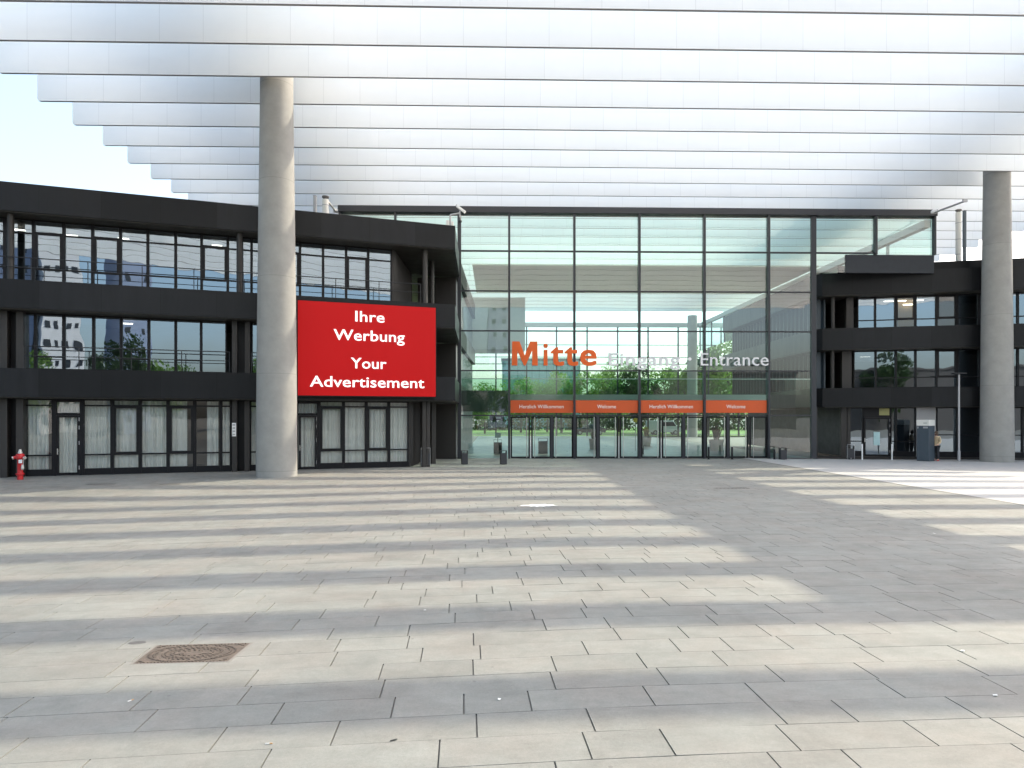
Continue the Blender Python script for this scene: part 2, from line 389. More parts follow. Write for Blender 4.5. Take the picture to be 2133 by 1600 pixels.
ya, yb = 23.53 + 2.4885 * KB - 1, 23.53 + 2.4885 * (KE - 1) + 1
for gx in (-9.6, 28.5):
    MB().box(gx - 2.1, gx + 2.1, 21.0, yb, cz + 3.2, cz + 4.4).build('girder', M['girder'], canopy)

def column(px, Y, label):
    x = (px - CX) / FOC * Y; z = gz(x, Y)
    b = MB(); b.lathe([(0.85, z - .03), (0.845, 0.02), (0.835, 2.0), (0.80, 6.0), (0.745, 11.0), (0.68, 16.0), (0.675, cz + 3.195)], 48)
    o = b.build('concrete_column', M['concrete'], smooth=30); o.location = (x, Y, 0)
    tag(o, label, 'column', 'round concrete columns under the canopy')
column(576.5, 29.2, 'round tapered concrete column left of the red advertising screen')
column(2076.5, 39.9, 'round tapered concrete column before the dark office building at the right')

# ------------------------------------------------------------------ glazing helper
def window(root, fr, pu0, pu1, z0, z1, v=0.0, trans=(), case=None, glassm=None, m=0.055, d=0.14, name='window', sill=0.0, pull=0.0, u=None):
    """one glazed bay between two mullion centre lines given in photo pixels; case = (zlo, zhi) adds a thicker opening sash"""
    u0, u1 = u if u else (fr.U(pu0, v), fr.U(pu1, v))
    b = MB(); g = 0.0015
    b.box(u0 + g, u0 + m, v - .05, v + d, z0, z1); b.box(u1 - m, u1 - g, v - .05, v + d, z0, z1)
    b.box(u0 + m, u1 - m, v - .02, v + d - .02, z1 - .06, z1 - .003)
    b.box(u0 + m, u1 - m, v - .02, v + d - .02, z0 + .003, z0 + .06 + sill)
    for zt in trans: b.box(u0 + m, u1 - m, v - .018, v + d - .03, zt - .03, zt + .03)
    if case:
        a, c = case; s = 0.085
        b.box(u0 + m, u0 + m + s, v - .035, v + .06, a, c); b.box(u1 - m - s, u1 - m, v - .035, v + .06, a, c)
        b.box(u0 + m + s, u1 - m - s, v - .035, v + .06, a, a + s); b.box(u0 + m + s, u1 - m - s, v - .035, v + .06, c - s, c)
    o = b.build(name, M['frame'], root)
    yy = v + 0.035
    MB().quad((u0 + .02, yy, z0 + .02), (u1 - .02, yy, z0 + .02), (u1 - .02, yy, z1 - .02), (u0 + .02, yy, z1 - .02)).build('pane', glassm or M['glass_dark'], o)
    return o
def door(root, fr, pu0, pu1, ztop, v, zhead, glassm, handle_left=True, bar=False, z0=0.0, hinge=True):
    u0, u1 = fr.U(pu0, v) + .03, fr.U(pu1, v) - .03
    b = MB(); s = 0.09
    b.box(u0, u0 + s, v - .04, v + .05, z0 + .02, zhead); b.box(u1 - s, u1, v - .04, v + .05, z0 + .02, zhead)
    b.box(u0 + s, u1 - s, v - .04, v + .05, z0 + .02, z0 + .12); b.box(u0 + s, u1 - s, v - .04, v + .05, zhead - s, zhead)
    o = b.build('door', M['frame'], root)
    MB().quad((u0 + s - .01, v, z0 + .1), (u1 - s + .01, v, z0 + .1), (u1 - s + .01, v, zhead - s + .01), (u0 + s - .01, v, zhead - s + .01)).build('pane', glassm, o)
    h = MB()
    if bar:
        hx = u0 + .20 if handle_left else u1 - .20
        h.tube((hx, v - .11, z0 + .06), (hx, v - .11, zhead - .03), .022, n=8)
        for zz in (z0 + .35, z0 + 1.25, zhead - .35): h.tube((hx, v - .11, zz), (hx, v - .03, zz), .014, n=6)
        h.build('handle', M['steel'], o, smooth=40)
    else:
        hx = u0 + .045 if handle_left else u1 - .045
        h.box(hx - .02, hx + .02, v - .055, v - .04, z0 + .9, z0 + 1.15); h.tube((hx, v - .09, z0 + 1.05), (hx + (.12 if handle_left else -.12), v - .09, z0 + 1.05), .012, n=6)
        h.tube((hx, v - .09, z0 + 1.05), (hx, v - .04, z0 + 1.05), .012, n=6)
        h.build('handle', M['steel'], o, smooth=40)
        e = MB(); ex = u1 - .01 if handle_left else u0 + .01
        for zz in (z0 + .25, z0 + 1.3, zhead - .6, zhead - .25): e.tube((ex, v - .06, zz), (ex, v - .06, zz + .16), .016, n=6)
        e.build('hinge', M['steel_matt'], o, smooth=40)
    return o
def railing(root, fr, segs, v, z0, h=0.92, mid=0.52, step=2.1):
    b = MB()
    for u0, u1 in segs:
        b.tube((u0, v, z0 + h), (u1, v, z0 + h), .021, n=8); b.tube((u0, v, z0 + mid), (u1, v, z0 + mid), .016, n=8)
        n = max(1, round((u1 - u0) / step))
        for i in range(n + 1):
            x = u0 + (u1 - u0) * i / n
            b.tube((x, v, z0 - .05), (x, v, z0 + h), .018, n=8)
    b.build('railing', M['rail'], root, smooth=40)

# ------------------------------------------------------------------ left office building
LF = Frame(-12.9, 31.2, 20.0)
LB = empty('office_building', (*LF.o, 0), LF.t, 'dark three storey office building with anthracite bands behind the red screen', 'building')
def Lp(X, Y): return LF.loc(X, Y)
uC = LF.U(948, -1.0)
c2 = Lp(-3.12, 40.45); c3 = Lp(-3.12, 57.9); c4 = Lp(-14, 57.9)
poly = [(-46, -1.0), (uC, -1.0), c2, c3, c4, (-46, 12)]
for z0, z1 in ((3.30, 4.46), (6.89, 8.05), (10.80, 11.95)):
    MB().prism(poly, z0, z1).build('fascia_band', M['fascia'], LB)
    sp = [(-45.9, -.93), (uC - .08, -.93), (c2[0] - .08, c2[1]), (-45.9, 5.9)]
    MB().prism(sp, z0 - .045, z0 - .004).build('soffit', M['soffit'], LB)
ret = lambda u, t: (u + math.sin(LF.t) * t, math.cos(LF.t) * t)        # a return wall that runs straight back (world +Y)
L2 = [-48, 10, 70, 133, 193, 251, 308, 366, 420, 474.5, 524, 574, 625, 673, 721, 767, 816]
L1 = [49, 74, 133, 195, 252.5, 310, 366, 419, 472]
L1b = [524, 574, 625, 673, 721, 767, 816]
za, zb, zc = LF.Z(157.5, 467), LF.Z(163, 494), LF.Z(163, 565)
open_bays = (133, 193)
for i in range(len(L2) - 1):
    cs = (zc - .05, zb + .08) if i in (2, 4, 8, 11, 14) else None
    window(LB, LF, L2[i], L2[i + 1], 8.06, 10.75, 0, (za, zb, zc), cs)
z1a, z1b = LF.Z(163, 657), LF.Z(168, 745)
for Ls in (L1, L1b):
    for i in range(len(Ls) - 1):
        window(LB, LF, Ls[i], Ls[i + 1], 4.47, 6.84, 0, (z1a, z1b) if i in (1, 4, 6) else (z1a,), None)
# ground floor
g_h, g_l, g_s = LF.Z(202, 845), LF.Z(202, 947), LF.Z(202, 975.5)
L0 = [(48.6, 112, 0), (112, 172, 'd'), (172, 233.6, 0), (233.6, 292, 1), (292, 350, 0), (350, 405.5, 1), (405.5, 460, 0), (460, 481.6, 0),
      (520, 566, 0), (566, 617, 1), (617, 665, 'd'), (665, 715.6, 1), (715.6, 763, 0), (763, 810, 1), (810, 851.6, 0)]
for a, b_, k in L0:
    if k == 'd':
        u0, u1 = LF.U(a), LF.U(b_); zh = LF.Z(142, 865)
        b = MB(); b.box(u0 + .002, u0 + .10, -.06, .14, 0, 3.25); b.box(u1 - .10, u1 - .002, -.06, .14, 0, 3.25); b.box(u0 + .10, u1 - .10, -.055, .12, zh, zh + .10)
        b.box(u0 + .10, u1 - .10, -.02, .12, 3.12, 3.245)
        o = b.build('window', M['frame'], LB)
        MB().quad((u0 + .09, .035, zh + .09), (u1 - .09, .035, zh + .09), (u1 - .09, .035, 3.13), (u0 + .09, .035, 3.13)).build('pane', M['glass_shop'], o)
        door(LB, LF, a + 4.2, b_ - 4.2, 3.2, 0.0, zh - .005, M['glass_shop'])
    else:
        window(LB, LF, a, b_, 0.0, 3.25, 0, (g_h, g_l), (g_l + .02, g_h - .03) if k == 1 else None, M['glass_shop'], sill=g_s - .06, m=.065)
# pillars at the joints between bays
for px0, px1, zz0, zz1 in ((0, 15, 0, 3.25), (33, 48.3, 0, 3.25), (0, 15, 4.47, 6.84), (33, 48.6, 4.47, 6.84), (483, 494, 0, 3.25), (509, 519.6, 0, 3.25), (483, 494, 4.47, 6.84), (510, 521, 4.47, 6.84), (-60, -30, 0, 3.25)):
    MB().box(LF.U(px0, -.35), LF.U(px1, -.35), -.35, .30, zz0, zz1).build('pillar', M['pillar'], LB, bevel=.01)
for px0, px1, zz0, zz1 in ((15, 33, 0, 3.25), (15, 33, 4.47, 6.84), (494, 509, 0, 3.25), (494, 510, 4.47, 6.84)):
    MB().box(LF.U(px0, .1) - .05, LF.U(px1, .1) + .05, .1, .2, zz0, zz1).build('recess_panel', M['frame'], LB)
for px in (22, 499):
    MB().lathe([(.13, 8.05), (.13, 10.79)], 16, (LF.U(px, -.62), -.62)).build('round_post', M['pillar'], LB, smooth=40)
railing(LB, LF, [(LF.U(-60, -.85), LF.U(876, -.85))], -.85, 8.05)
railing(LB, LF, [(LF.U(50, -.85), LF.U(478, -.85)), (LF.U(524, -.85), LF.U(640, -.85))], -.85, 4.46)
# slatted return walls at the open corner
for px, z0, z1, n in ((816, 8.06, 10.75, 9), (816, 4.47, 6.84, 9), (852, 0, 3.25, 10)):
    u0 = LF.U(px) + .06; b = MB()
    p = [(u0, .02), ret(u0, 6.5), (ret(u0, 6.5)[0] - .12, ret(u0, 6.5)[1]), (u0 - .12, .02)]
    b.prism(p, z0, z1)
    for i in range(n * 2):
        q = ret(u0, .12 + i * .31); b.box(q[0] - .02, q[0] + .11, q[1] - .03, q[1] + .03, z0 + .02, z1 - .02)
    b.build('slatted_wall', M['pillar'], LB)
for px, v, z0, z1, r in ((885, -.45, 8.05, 10.79, .14), (900, 1.8, 8.05, 10.79, .12), (886, -.4, 4.47, 6.84, .14)):
    MB().lathe([(r, z0), (r, z1)], 16, (LF.U(px, v), v)).build('round_post', M['pillar'], LB, smooth=40)
for px0, px1, v, dd in ((880, 888.2, -.35, .5), (889, 896, -.30, .45), (899, 908, 1.6, .5)):
    MB().box(LF.U(px0, v), LF.U(px1, v), v, v + dd, 0, 3.25).build('pillar', M['pillar'], LB, bevel=.01)
for z0, z1 in ((0, 3.25), (4.47, 6.84), (8.06, 10.75)):
    e = ret(LF.U(830) + .06, 6.6)
    MB().prism([e, (c2[0] - .2, c2[1] + .02), (c2[0] - .2, c2[1] + .14), (e[0], e[1] + .12)], z0, z1).build('slatted_wall', M['pillar'], LB)
    q0, q1 = Lp(-3.35, 40.7), Lp(-3.35, 57.8); MB().prism([q0, (q0[0] - .15, q0[1]), (q1[0] - .15, q1[1]), q1], z0, z1).build('inner_side_wall', M['stele'], LB)
# shallow room behind the glass: back wall, with a few lit ceiling lamps
for z0, z1 in ((0.0, 3.25), (4.47, 6.84), (8.06, 10.75)):
    MB().box(-45, LF.U(800) - .3, 4.6, 4.75, z0, z1).build('interior_wall', M['interior'], LB)
for px, z, v in ((40, 10.62, 1.6), (150, 10.62, 1.9), (257, 10.62, 1.7), (352, 10.62, 2.2), (452, 10.62, 1.6), (265, 6.7, 1.4)):
    u = LF.U(px, v); MB().box(u - .22, u + .22, v - .05, v + .05, z, z + .05).build('ceiling_lamp', M['lamp_on'], LB)
MB().box(LF.U(484), LF.U(492.5), -.366, -.352, LF.Z(488, 909, -.35), LF.Z(488, 881, -.35)).build('sign_plate', M['white'], LB)
for q in range(4):
    zq = LF.Z(488, 905 - q * 6.6, -.35); MB().box(LF.U(485.2), LF.U(490.6), -.372, -.367, zq - .03, zq + .03).build('pictogram', M['steel_matt'], LB)

# curtains behind the ground floor panes
def curtain(pa, pb, label, v=0.24):
    u0, u1 = LF.U(pa, v), LF.U(pb, v); n = max(30, int((u1 - u0) * 70)); b = MB(); ph = rng.random() * 6; am = rng.uniform(.028, .06); fq = rng.uniform(30, 50)
    for i in range(n + 1):
        t = i / n; x = u0 + (u1 - u0) * t
        y = am * math.sin(t * (u1 - u0) * fq + ph + 1.2 * math.sin(t * 5 + ph)) + .03 * math.sin(t * (u1 - u0) * 17 + 2 * ph)
        b.v += [(x, y, .06), (x, y * .8, 3.2)]
    for i in range(n): b.f.append((2 * i, 2 * i + 2, 2 * i + 3, 2 * i + 1)); b.m.append(0)
    o = b.build('curtain', M['curtain'], smooth=80)
    X, Y = LF.world(0, v); o.location = (X, Y, 0); o.rotation_euler = (0, 0, LF.t)
    tag(o, label, 'curtain', 'white curtains behind the ground floor windows')
curtain(50, 102, 'white curtain in the pane beside the red hydrant')
curtain(114, 170, 'white curtain behind the glazed door near the hydrant')
curtain(174, 232, 'white curtain in the pane right of the door near the hydrant')
curtain(235, 290, 'white curtain in the first opening window right of the hydrant door')
curtain(293, 349, 'white curtain in the pane between the two opening windows')
curtain(351, 390, 'bunched white curtain leaving a dark strip at its right, in the second opening window')
curtain(431, 455, 'narrow white curtain half across the pane with the dark gap')
curtain(461, 481, 'narrow white curtain in the slim pane beside the pillar with the white plate')
curtain(521, 566, 'white curtain just left of the big concrete column')
curtain(567, 616, 'white curtain mostly hidden behind the big concrete column')
curtain(618, 662, 'white curtain behind the glazed door below the red screen')
curtain(666, 714, 'white curtain in the opening window beside the door below the red screen')
curtain(717, 762, 'gathered white curtain in the pane below the middle of the red screen')
curtain(764, 809, 'white curtain in the opening window below the right half of the red screen')
curtain(811, 850, 'white curtain in the last pane before the building corner')

# ------------------------------------------------------------------ text
def text_into(b, body, u0, zbase, width, cap, yf, depth, bold=0.0):
    cu = bpy.data.curves.new('tmp', 'FONT'); cu.body = body; cu.size = 1.0; cu.resolution_u = 3; cu.space_character = 1.02
    if body == 'M':                                    # the heavy capital is cut as one clean outline
        y1 = .70 * (cap / .70); w_ = width; st = .215
        pts = [(0, 0), (st, 0), (st, .62), (.47, 0), (.53, 0), (1 - st, .62), (1 - st, 0), (1, 0), (.985, 1), (.70, 1), (.5, .42), (.30, 1), (.015, 1)]
        bpy.data.curves.remove(cu)
        b.prismY([(u0 + p * w_, zbase + q * y1) for p, q in pts], yf, yf + depth); return b
    ob = bpy.data.objects.new('tmp', cu); COL.objects.link(ob)
    dg = bpy.context.evaluated_depsgraph_get(); me = bpy.data.meshes.new_from_object(ob.evaluated_get(dg))
    xs = [v.co.x for v in me.vertices]; x0, x1 = min(xs), max(xs)
    bd = max(0.0, bold) * 1.15; sx = width / (x1 - x0 + 2 * bd); sz = cap / (0.70 + bd * 1.2)
    shifts = [(0, 0)] if bd == 0 else [(0, 0), (-1, -.6), (1, -.6), (-1, .6), (1, .6), (-.5, 0), (.5, 0)]
    edges = {}
    for p in me.polygons:
        q = list(p.vertices)
        for i in range(len(q)): edges[(q[i], q[(i + 1) % len(q)])] = 1
    cnt = len(me.vertices)
    for k, (dx, dz) in enumerate(shifts):
        n = len(b.v); y0 = yf + .0006 * k
        b.v += [(u0 + (v.co.x - x0 + bd + dx * bd) * sx, y0, zbase + (v.co.y + (dz + .6) * bd) * sz) for v in me.vertices]
        b.v += [(x, yf + depth + .0006 * k, z) for x, y, z in b.v[n:n + cnt]]
        for p in me.polygons:
            q = list(p.vertices)
            b.f.append(tuple(n + i for i in q)); b.m.append(b.cur)
            b.f.append(tuple(n + cnt + i for i in reversed(q))); b.m.append(b.cur)
        for (i, j) in edges:
            if (j, i) not in edges: b.f.append((n + j, n + i, n + cnt + i, n + cnt + j)); b.m.append(b.cur)
    bpy.data.objects.remove(ob); bpy.data.curves.remove(cu); bpy.data.meshes.remove(me)
    return b

def text_extent(body, bold):
    cu = bpy.data.curves.new('tmp', 'FONT'); cu.body = body; cu.size = 1.0; cu.space_character = 1.02
    ob = bpy.data.objects.new('tmp', cu); COL.objects.link(ob)
    me = bpy.data.meshes.new_from_object(ob.evaluated_get(bpy.context.evaluated_depsgraph_get()))
    xs = [v.co.x for v in me.vertices]; e = (min(xs), max(xs))
    bpy.data.objects.remove(ob); bpy.data.curves.remove(cu); bpy.data.meshes.remove(me); return e
def letters(body, width, bold):
    a, z = text_extent(body, bold); k = width / (z - a); out = []
    for i, ch in enumerate(body):
        if ch == ' ': continue
        r = text_extent(body[:i + 1], bold)[1]; e = text_extent(ch, bold); out.append(((r - (e[1] - e[0]) - a) * k, (r - a) * k, ch))
    return out
# ------------------------------------------------------------------ red advertising screen on the left building
SV = -1.34
scr = empty('advertising_screen', (*LF.o, 0), LF.t, 'large red advertising screen with white German and English words on the dark facade', 'screen')
su0, su1 = LF.U(620.5, SV), LF.U(907.5, SV); sz0, sz1 = LF.Z(620.5, 823.5, SV), LF.Z(620.5, 625.5, SV)
MB().box(su0 - .05, su1 + .05, SV + .03, -1.003, sz0 - .05, sz1 + .05).build('housing', M['frame'], scr)
MB().box(su0, su1, SV, SV + .029, sz0, sz1).build('display', M['screen_red'], scr)
for body, pa, pb, pbase, capx in (('Ihre', 740, 801, 671, 22.5), ('Werbung', 695, 843, 710.5, 22.5), ('Your', 731, 805, 768, 22.5), ('Advertisement', 645.5, 884, 807, 22.5)):
    ua, ub = LF.U(pa, SV), LF.U(pb, SV); pm = (pa + pb) / 2
    zb_ = LF.Z(pm, pbase, SV)
    tb = MB(); text_into(tb, body, ua, zb_, ub - ua, capx * LF.Y(pm, SV) / FOC, SV - .006, .004, 0.010)
    tb.build('text_line', M['screen_white'], scr)

# ------------------------------------------------------------------ glass hall
HF = Frame(0.0, 40.72, ROT)
HB = empty('glass_hall', (*HF.o, 0), HF.t, 'tall glazed entrance hall with grey steel frame between the two dark buildings', 'building')
cols = [709, 824, 957, 1060.5, 1196, 1331, 1466, 1599.5, 1694, 1822, 1944]
cu_ = [HF.U(p) for p in cols]
ztop = HF.Z(1200, 447); zrow = [HF.Z(1060, y) for y in (865.5, 772.3, 689.5, 606.5, 523.3)]
BZ = 88.0; uL, uR = cu_[0], cu_[-1]; vB = 47.3
MB().box(uL - .1, uR + .1, -.28, .5, ztop, ztop + .38).build('roof_edge', M['hall_steel'], HB, bevel=.02)
thick = {2: .105, 8: .15, 10: .05}
for i, u in enumerate(cu_):
    hw = thick.get(i, .062); zb0 = 0.0
    if i in (0, 1): zb0 = 11.96
    if i in (9, 10): zb0 = 12.25
    if i == 8: zb0 = 0.0
    MB().box(u - hw, u + hw, -.22 if i != 8 else -.1, .06, zb0, ztop - .003).build('mullion', M['hall_steel'], HB)
for i in range(len(cu_) - 1):
    a, c = cu_[i] + thick.get(i, .062) + .002, cu_[i + 1] - thick.get(i + 1, .062) - .002
    if i < 2: rows = [11.96, ztop]
    elif i == 8: rows = [11.2, zrow[4], ztop]
    elif i == 9: rows = [12.25, ztop]
    elif 3 <= i <= 6: rows = zrow + [ztop]
    else: rows = [0.03] + zrow + [ztop]
    for k in range(len(rows) - 1):
        MB().quad((a, 0, rows[k]), (c, 0, rows[k]), (c, 0, rows[k + 1]), (a, 0, rows[k + 1])).build('glass_pane', M['glass_hall'], HB)
for z in zrow:
    if z != zrow[4]: segs = [(2, 8)]
    else: segs = [(2, 9)]
    b = MB()
    for s0, s1 in segs:
        for i in range(s0, s1):
            b.box(cu_[i] + thick.get(i, .062) + .003, cu_[i + 1] - thick.get(i + 1, .062) - .003, -.10, .055, z - .035, z + .035)
    b.build('transom', M['hall_steel'], HB)
MB().box(HF.U(1761), uR + .02, -.05, .10, HF.Z(1850, 569), 12.27).build('spandrel_panel', mat('grey_panel', (0.035, 0.039, 0.046), .5, var=.1, spec=.2), HB)
# door leaves: pixel edges, handle side
LEAF = [(1062.5, 1105, 0), (1105.5, 1149, 1), (1149.5, 1195, 1), (1197.5, 1245, 0), (1245.5, 1289, 0), (1289.5, 1332, 1), (1334, 1377, 0), (1377.5, 1423, 1), (1423.5, 1466, 1), (1468.5, 1515.5, 0), (1516, 1559.5, 0), (1560, 1598, 1)]
zd = zrow[0] - .06
for a, b_, left in LEAF:
    door(HB, HF, a, b_, zd, -.02, zd, M['glass_hall'], bool(left), True)
for px in (1149.2, 1245.2, 1423.2, 1515.8): MB().box(HF.U(px) - .075, HF.U(px) + .075, -.09, -.065, 0, zd + .05).build('door_post', M['hall_steel'], HB)
# side walls
for u, z0 in ((uR, 11.1), (uL, 11.96)):
    for k in range(10):
        v0, v1 = .1 + k * 4.7, .1 + (k + 1) * 4.7
        MB().quad((u, v0, z0), (u, v1, z0), (u, v1, ztop), (u, v0, ztop)).build('glass_pane', M['glass_hall'], HB)
        MB().box(u - .08, u + .08, v1 - .06, v1 + .06, z0, ztop - .2).build('mullion', M['hall_steel'] if k else M['steel_matt'], HB)
    MB().box(u - .2, u + .2, .52, vB - .3, ztop - .45, ztop - .02).build('side_beam', M['wall_white'], HB)
# rear curtain wall
bx = [(px - CX) / FOC * BZ for px in (1033, 1097, 1159.5, 1223.5, 1287.6, 1351.6, 1415, 1479, 1543)]
def hl(X, Y): return HF.loc(X, Y)
bz = [CAM_H + (HY - y) / FOC * BZ for y in (758, 743.5, 718, 689)]
zbt = CAM_H + (HY - 672) / FOC * BZ
ux0, ux1 = hl(-10.3, BZ)[0], hl(25.2, BZ)[0]
MB().box(ux0, ux1, vB - .25, vB + .25, zbt - .55, zbt).build('rear_beam', M['steel_matt'], HB)
for X in bx:
    uu, vv = hl(X, BZ); MB().box(uu - .09, uu + .09, vB - .1, vB + .1, 0, zbt - .56).build('rear_mullion', M['hall_steel'], HB)
for z in bz + [3.1]:
    MB().box(ux0, ux1, vB + .11, vB + .17, z - .05, z + .05).build('rear_transom', M['hall_steel'], HB)
MB().quad((ux0, vB + .03, 0.03), (ux1, vB + .03, 0.03), (ux1, vB + .03, zbt - .5), (ux0, vB + .03, zbt - .5)).build('rear_glazing', M['glass_far'], HB)
# gallery inside, behind the banners
gv = 3.0
gz1 = HF.Z(1200, 822, gv); gz0 = HF.Z(1200, 833.5, gv)
MB().box(HF.U(958, gv), HF.U(1600, gv), gv, gv + 2.2, gz0, gz1).build('gallery_slab', M['wall_white'], HB)
gr = HF.Z(1200, 790, gv)
MB().quad((HF.U(962, gv), gv + .05, gz1), (HF.U(1690, gv), gv + .05, gz1), (HF.U(1690, gv), gv + .05, gr), (HF.U(962, gv), gv + .05, gr)).build('balustrade_glass', M['glass_green'], HB)
MB().box(HF.U(962, gv), HF.U(1690, gv), gv + .02, gv + .08, gr, gr + .05).build('handrail', M['steel'], HB)
# ceiling strip, white inner box at the left, slim inner column
MB().box(cu_[2] + .3, cu_[-1] - .4, 54.5 - 40.7, 66.6 - 40.7, ztop + .0, ztop + .1).build('ceiling', M['ceiling'], HB)
ia, ib = hl((961 - CX) / FOC * 60, 60)[0] - 3, hl((1094 - CX) / FOC * 60, 60)[0]
MB().box(ia, ib, 60 - 40.7, 64 - 40.7, CAM_H + (HY - 728) / FOC * 60, CAM_H + (HY - 620) / FOC * 60).build('inner_wall', M['wall_white'], HB)
iu, iv = hl((1442 - CX) / FOC * 84, 84)
MB().lathe([(.62, 0), (.58, zbt + .3)], 28, (iu, iv)).build('inner_column', M['concrete'], HB, smooth=40)
MB().box(cu_[2], HF.U(1690), .06, vB, -.012, .006).build('floor', M['hall_floor'], HB)
MB().box(cu_[2] + .1, cu_[3] - .07, .4, 1.6, zrow[0] + .25, zrow[0] + 1.5).build('bulkhead', M['interior'], HB)

# board hung inside the hall and a round yellow sign
hx = HF.U(1034, 3.6); hz = HF.Z(1034, 871, 3.6); hw = HF.world(hx, 3.6)
root = empty('hanging_board', (*hw, hz), HF.t, 'black board hung from rods inside the hall left of the doors', 'sign')
MB().box(-.45, .45, -.04, .04, -.16, .16).build('panel', M['black'], root, bevel=.01)
MB().tube((-.35, 0, .16), (-.35, 0, gz0 - hz), .012, n=6).tube((.35, 0, .16), (.35, 0, gz0 - hz), .012, n=6).build('rod', M['steel_matt'], root)
MB().box(-.02, .28, -.046, -.042, -.03, .06).build('pictogram', M['white'], root)
hw = HF.world(HF.U(1037, 4.2), 4.2)
root = empty('notice_stand', (*hw, .007), HF.t, 'pale notice on a thin stand inside the hall left of the doors', 'sign')
MB().tube((0, 0, 0), (0, 0, 1.25), .025, n=8).lathe([(.22, 0), (.22, .02), (.03, .03)], 16).build('stand', M['black'], root)
MB().box(-.19, .19, -.035, -.027, 1.10, 1.42).build('panel', M['poster'], root)
hw = HF.world(HF.U(1323.5, 9.0), 9.0); hz = HF.Z(1323.5, 875.5, 9.0)
root = empty('round_sign', (*hw, 0), HF.t, 'round yellow sign on a thin pole seen through the second door bay', 'sign')
MB().tube((0, 0, .006), (0, 0, hz), .025, n=8).build('pole', M['steel_matt'], root)
MB().tube((0, -.03, hz), (0, -.05, hz), .17, n=24).build('panel', mat('yellow_sign', (.75, .50, .02), .5), root)
# lettering on the glass
def word_sign(name, body, pa, pb, pbase, pcap, m, bold, label, depth=.09, v=-.34):
    ua, ub = HF.U(pa, v), HF.U(pb, v); pm = (pa + pb) / 2
    z = HF.Z(pm, pbase, v); cap = (pbase - pcap) * HF.Y(pm, v) / FOC
    # stand-offs tie the letters back to the glazing bars
    n = max(2, len(body))
    root = empty(name, (*HF.world(ua, v), z), HF.t, label, 'sign')
    for x0, x1, ch in letters(body, ub - ua, bold):
        b = MB(); text_into(b, ch, x0, 0, x1 - x0, cap, 0, depth, bold); b.build('letter', m, root)
    s = MB()
    for i in range(n):
        x = (ub - ua) * (i + .5) / n; s.tube((x, depth, cap * .30), (x, -v - .1, cap * .30), .012, n=6)
    s.build('stand_off', M['hall_steel'], root)
word_sign('letter_sign', 'Mitte', 1066, 1243, 761.5, 711.5, M['orange'], .02, 'big orange word Mitte mounted on the hall glass')
word_sign('letter_sign', 'Eingang', 1268, 1417, 761.5, 735, M['letter_white'], .012, 'white word Eingang on the hall glass beside the orange word')
word_sign('letter_sign', 'Entrance', 1460, 1601, 761.5, 735, M['letter_white'], -.006, 'white word Entrance on the hall glass at the right end of the lettering')
dv = -.34; dr = HF.world(HF.U(1437, dv), dv)
bd = MB(); bd.tube((0, 0, 0), (0, .09, 0), .10, n=20); bd.tube((0, .09, 0), (0, .25, 0), .012, n=6)
o = bd.build('letter_dot', M['letter_white'], smooth=40); o.location = (*dr, HF.Z(1437, 748, dv)); o.rotation_euler = (0, 0, HF.t)
tag(o, 'small white round dot between the two white words on the hall glass', 'sign')

# orange banners behind the glass above the doors
for pa, pb, body, ta, tb_, label in ((1063.5, 1194, 'Herzlich Willkommen', 1082, 1174, 'orange banner reading Herzlich Willkommen below the orange word'),
                                    (1198.5, 1329, 'Welcome', 1244, 1283, 'orange banner reading Welcome in the second door bay from the left'),
                                    (1333.5, 1464, 'Herzlich Willkommen', 1353, 1443.5, 'orange banner reading Herzlich Willkommen below the white dot'),
                                    (1468.5, 1597, 'Welcome', 1513, 1552.5, 'orange banner reading Welcome in the right end door bay')):
    v = -.06; ua, ub = HF.U(pa, v), HF.U(pb, v); z0, z1 = HF.Z(pa, 860, v), HF.Z(pa, 834, v)
    root = empty('banner', (*HF.world(ua, v), z0), HF.t, label, 'banner', 'orange welcome banners above the doors')
    MB().box(0, ub - ua, 0, .02, 0, z1 - z0).build('panel', M['banner'], root)
    b = MB(); wa, wb = HF.U(ta, v) - ua, HF.U(tb_, v) - ua
    text_into(b, body, wa, HF.Z(pa, 850.5, v) - z0, wb - wa, 7.4 * HF.Y(pa, v) / FOC, -.008, .006, .004)
    b.build('lettering', M['banner_text'], root)

# ------------------------------------------------------------------ right office building
RF = Frame(19.47, 42.82, -12.5)
RB = empty('office_building', (*RF.o, 0), RF.t, 'dark three storey office building with anthracite bands at the right of the glass hall', 'building')
def Rp(X, Y): return RF.loc(X, Y)
rc = [(0.0, 0.0), (44, 0.0), (44, 17), Rp(29, 64), Rp(19.08, 61.8), Rp(19.08, 43.4)]
rz = [(3.12, 4.28), (6.70, 8.02), (10.08, 11.46)]
for z0, z1 in rz:
    MB().prism(rc, z0, z1).build('fascia_band', M['fascia'], RB)
    MB().prism([(.1, .06), (41.9, .06), (41.9, 6), Rp(21, 52), Rp(19.2, 52), Rp(19.2, 43.5)], z0 - .045, z0 - .004).build('soffit', M['soffit'], RB)
MB().prism([(1.0, .5), (41.9, .5), (41.9, 9), (3, 9)], 11.462, 12.0).build('roof_kerb', M['fascia'], RB)
RV = .9
R2 = [1786, 1823, 1865, 1907, 1950.6, 1994, 2038.5, 2082, 2120, 2160, 2200]
zr2 = RF.Z(1845, 666.6, RV)
for i in range(len(R2) - 1):
    window(RB, RF, R2[i], R2[i + 1], 8.03, 10.03, RV, (zr2,), (zr2 + .02, 9.98) if i in (2, 4) else None, M['glass_dark'] if i not in (2, 4) else M['glass_shop'])
R1 = [1778, 1824, 1866, 1907, 1950.6, 1994, 2040, 2082, 2120, 2160, 2200]
zr1 = RF.Z(1845, 787, RV)
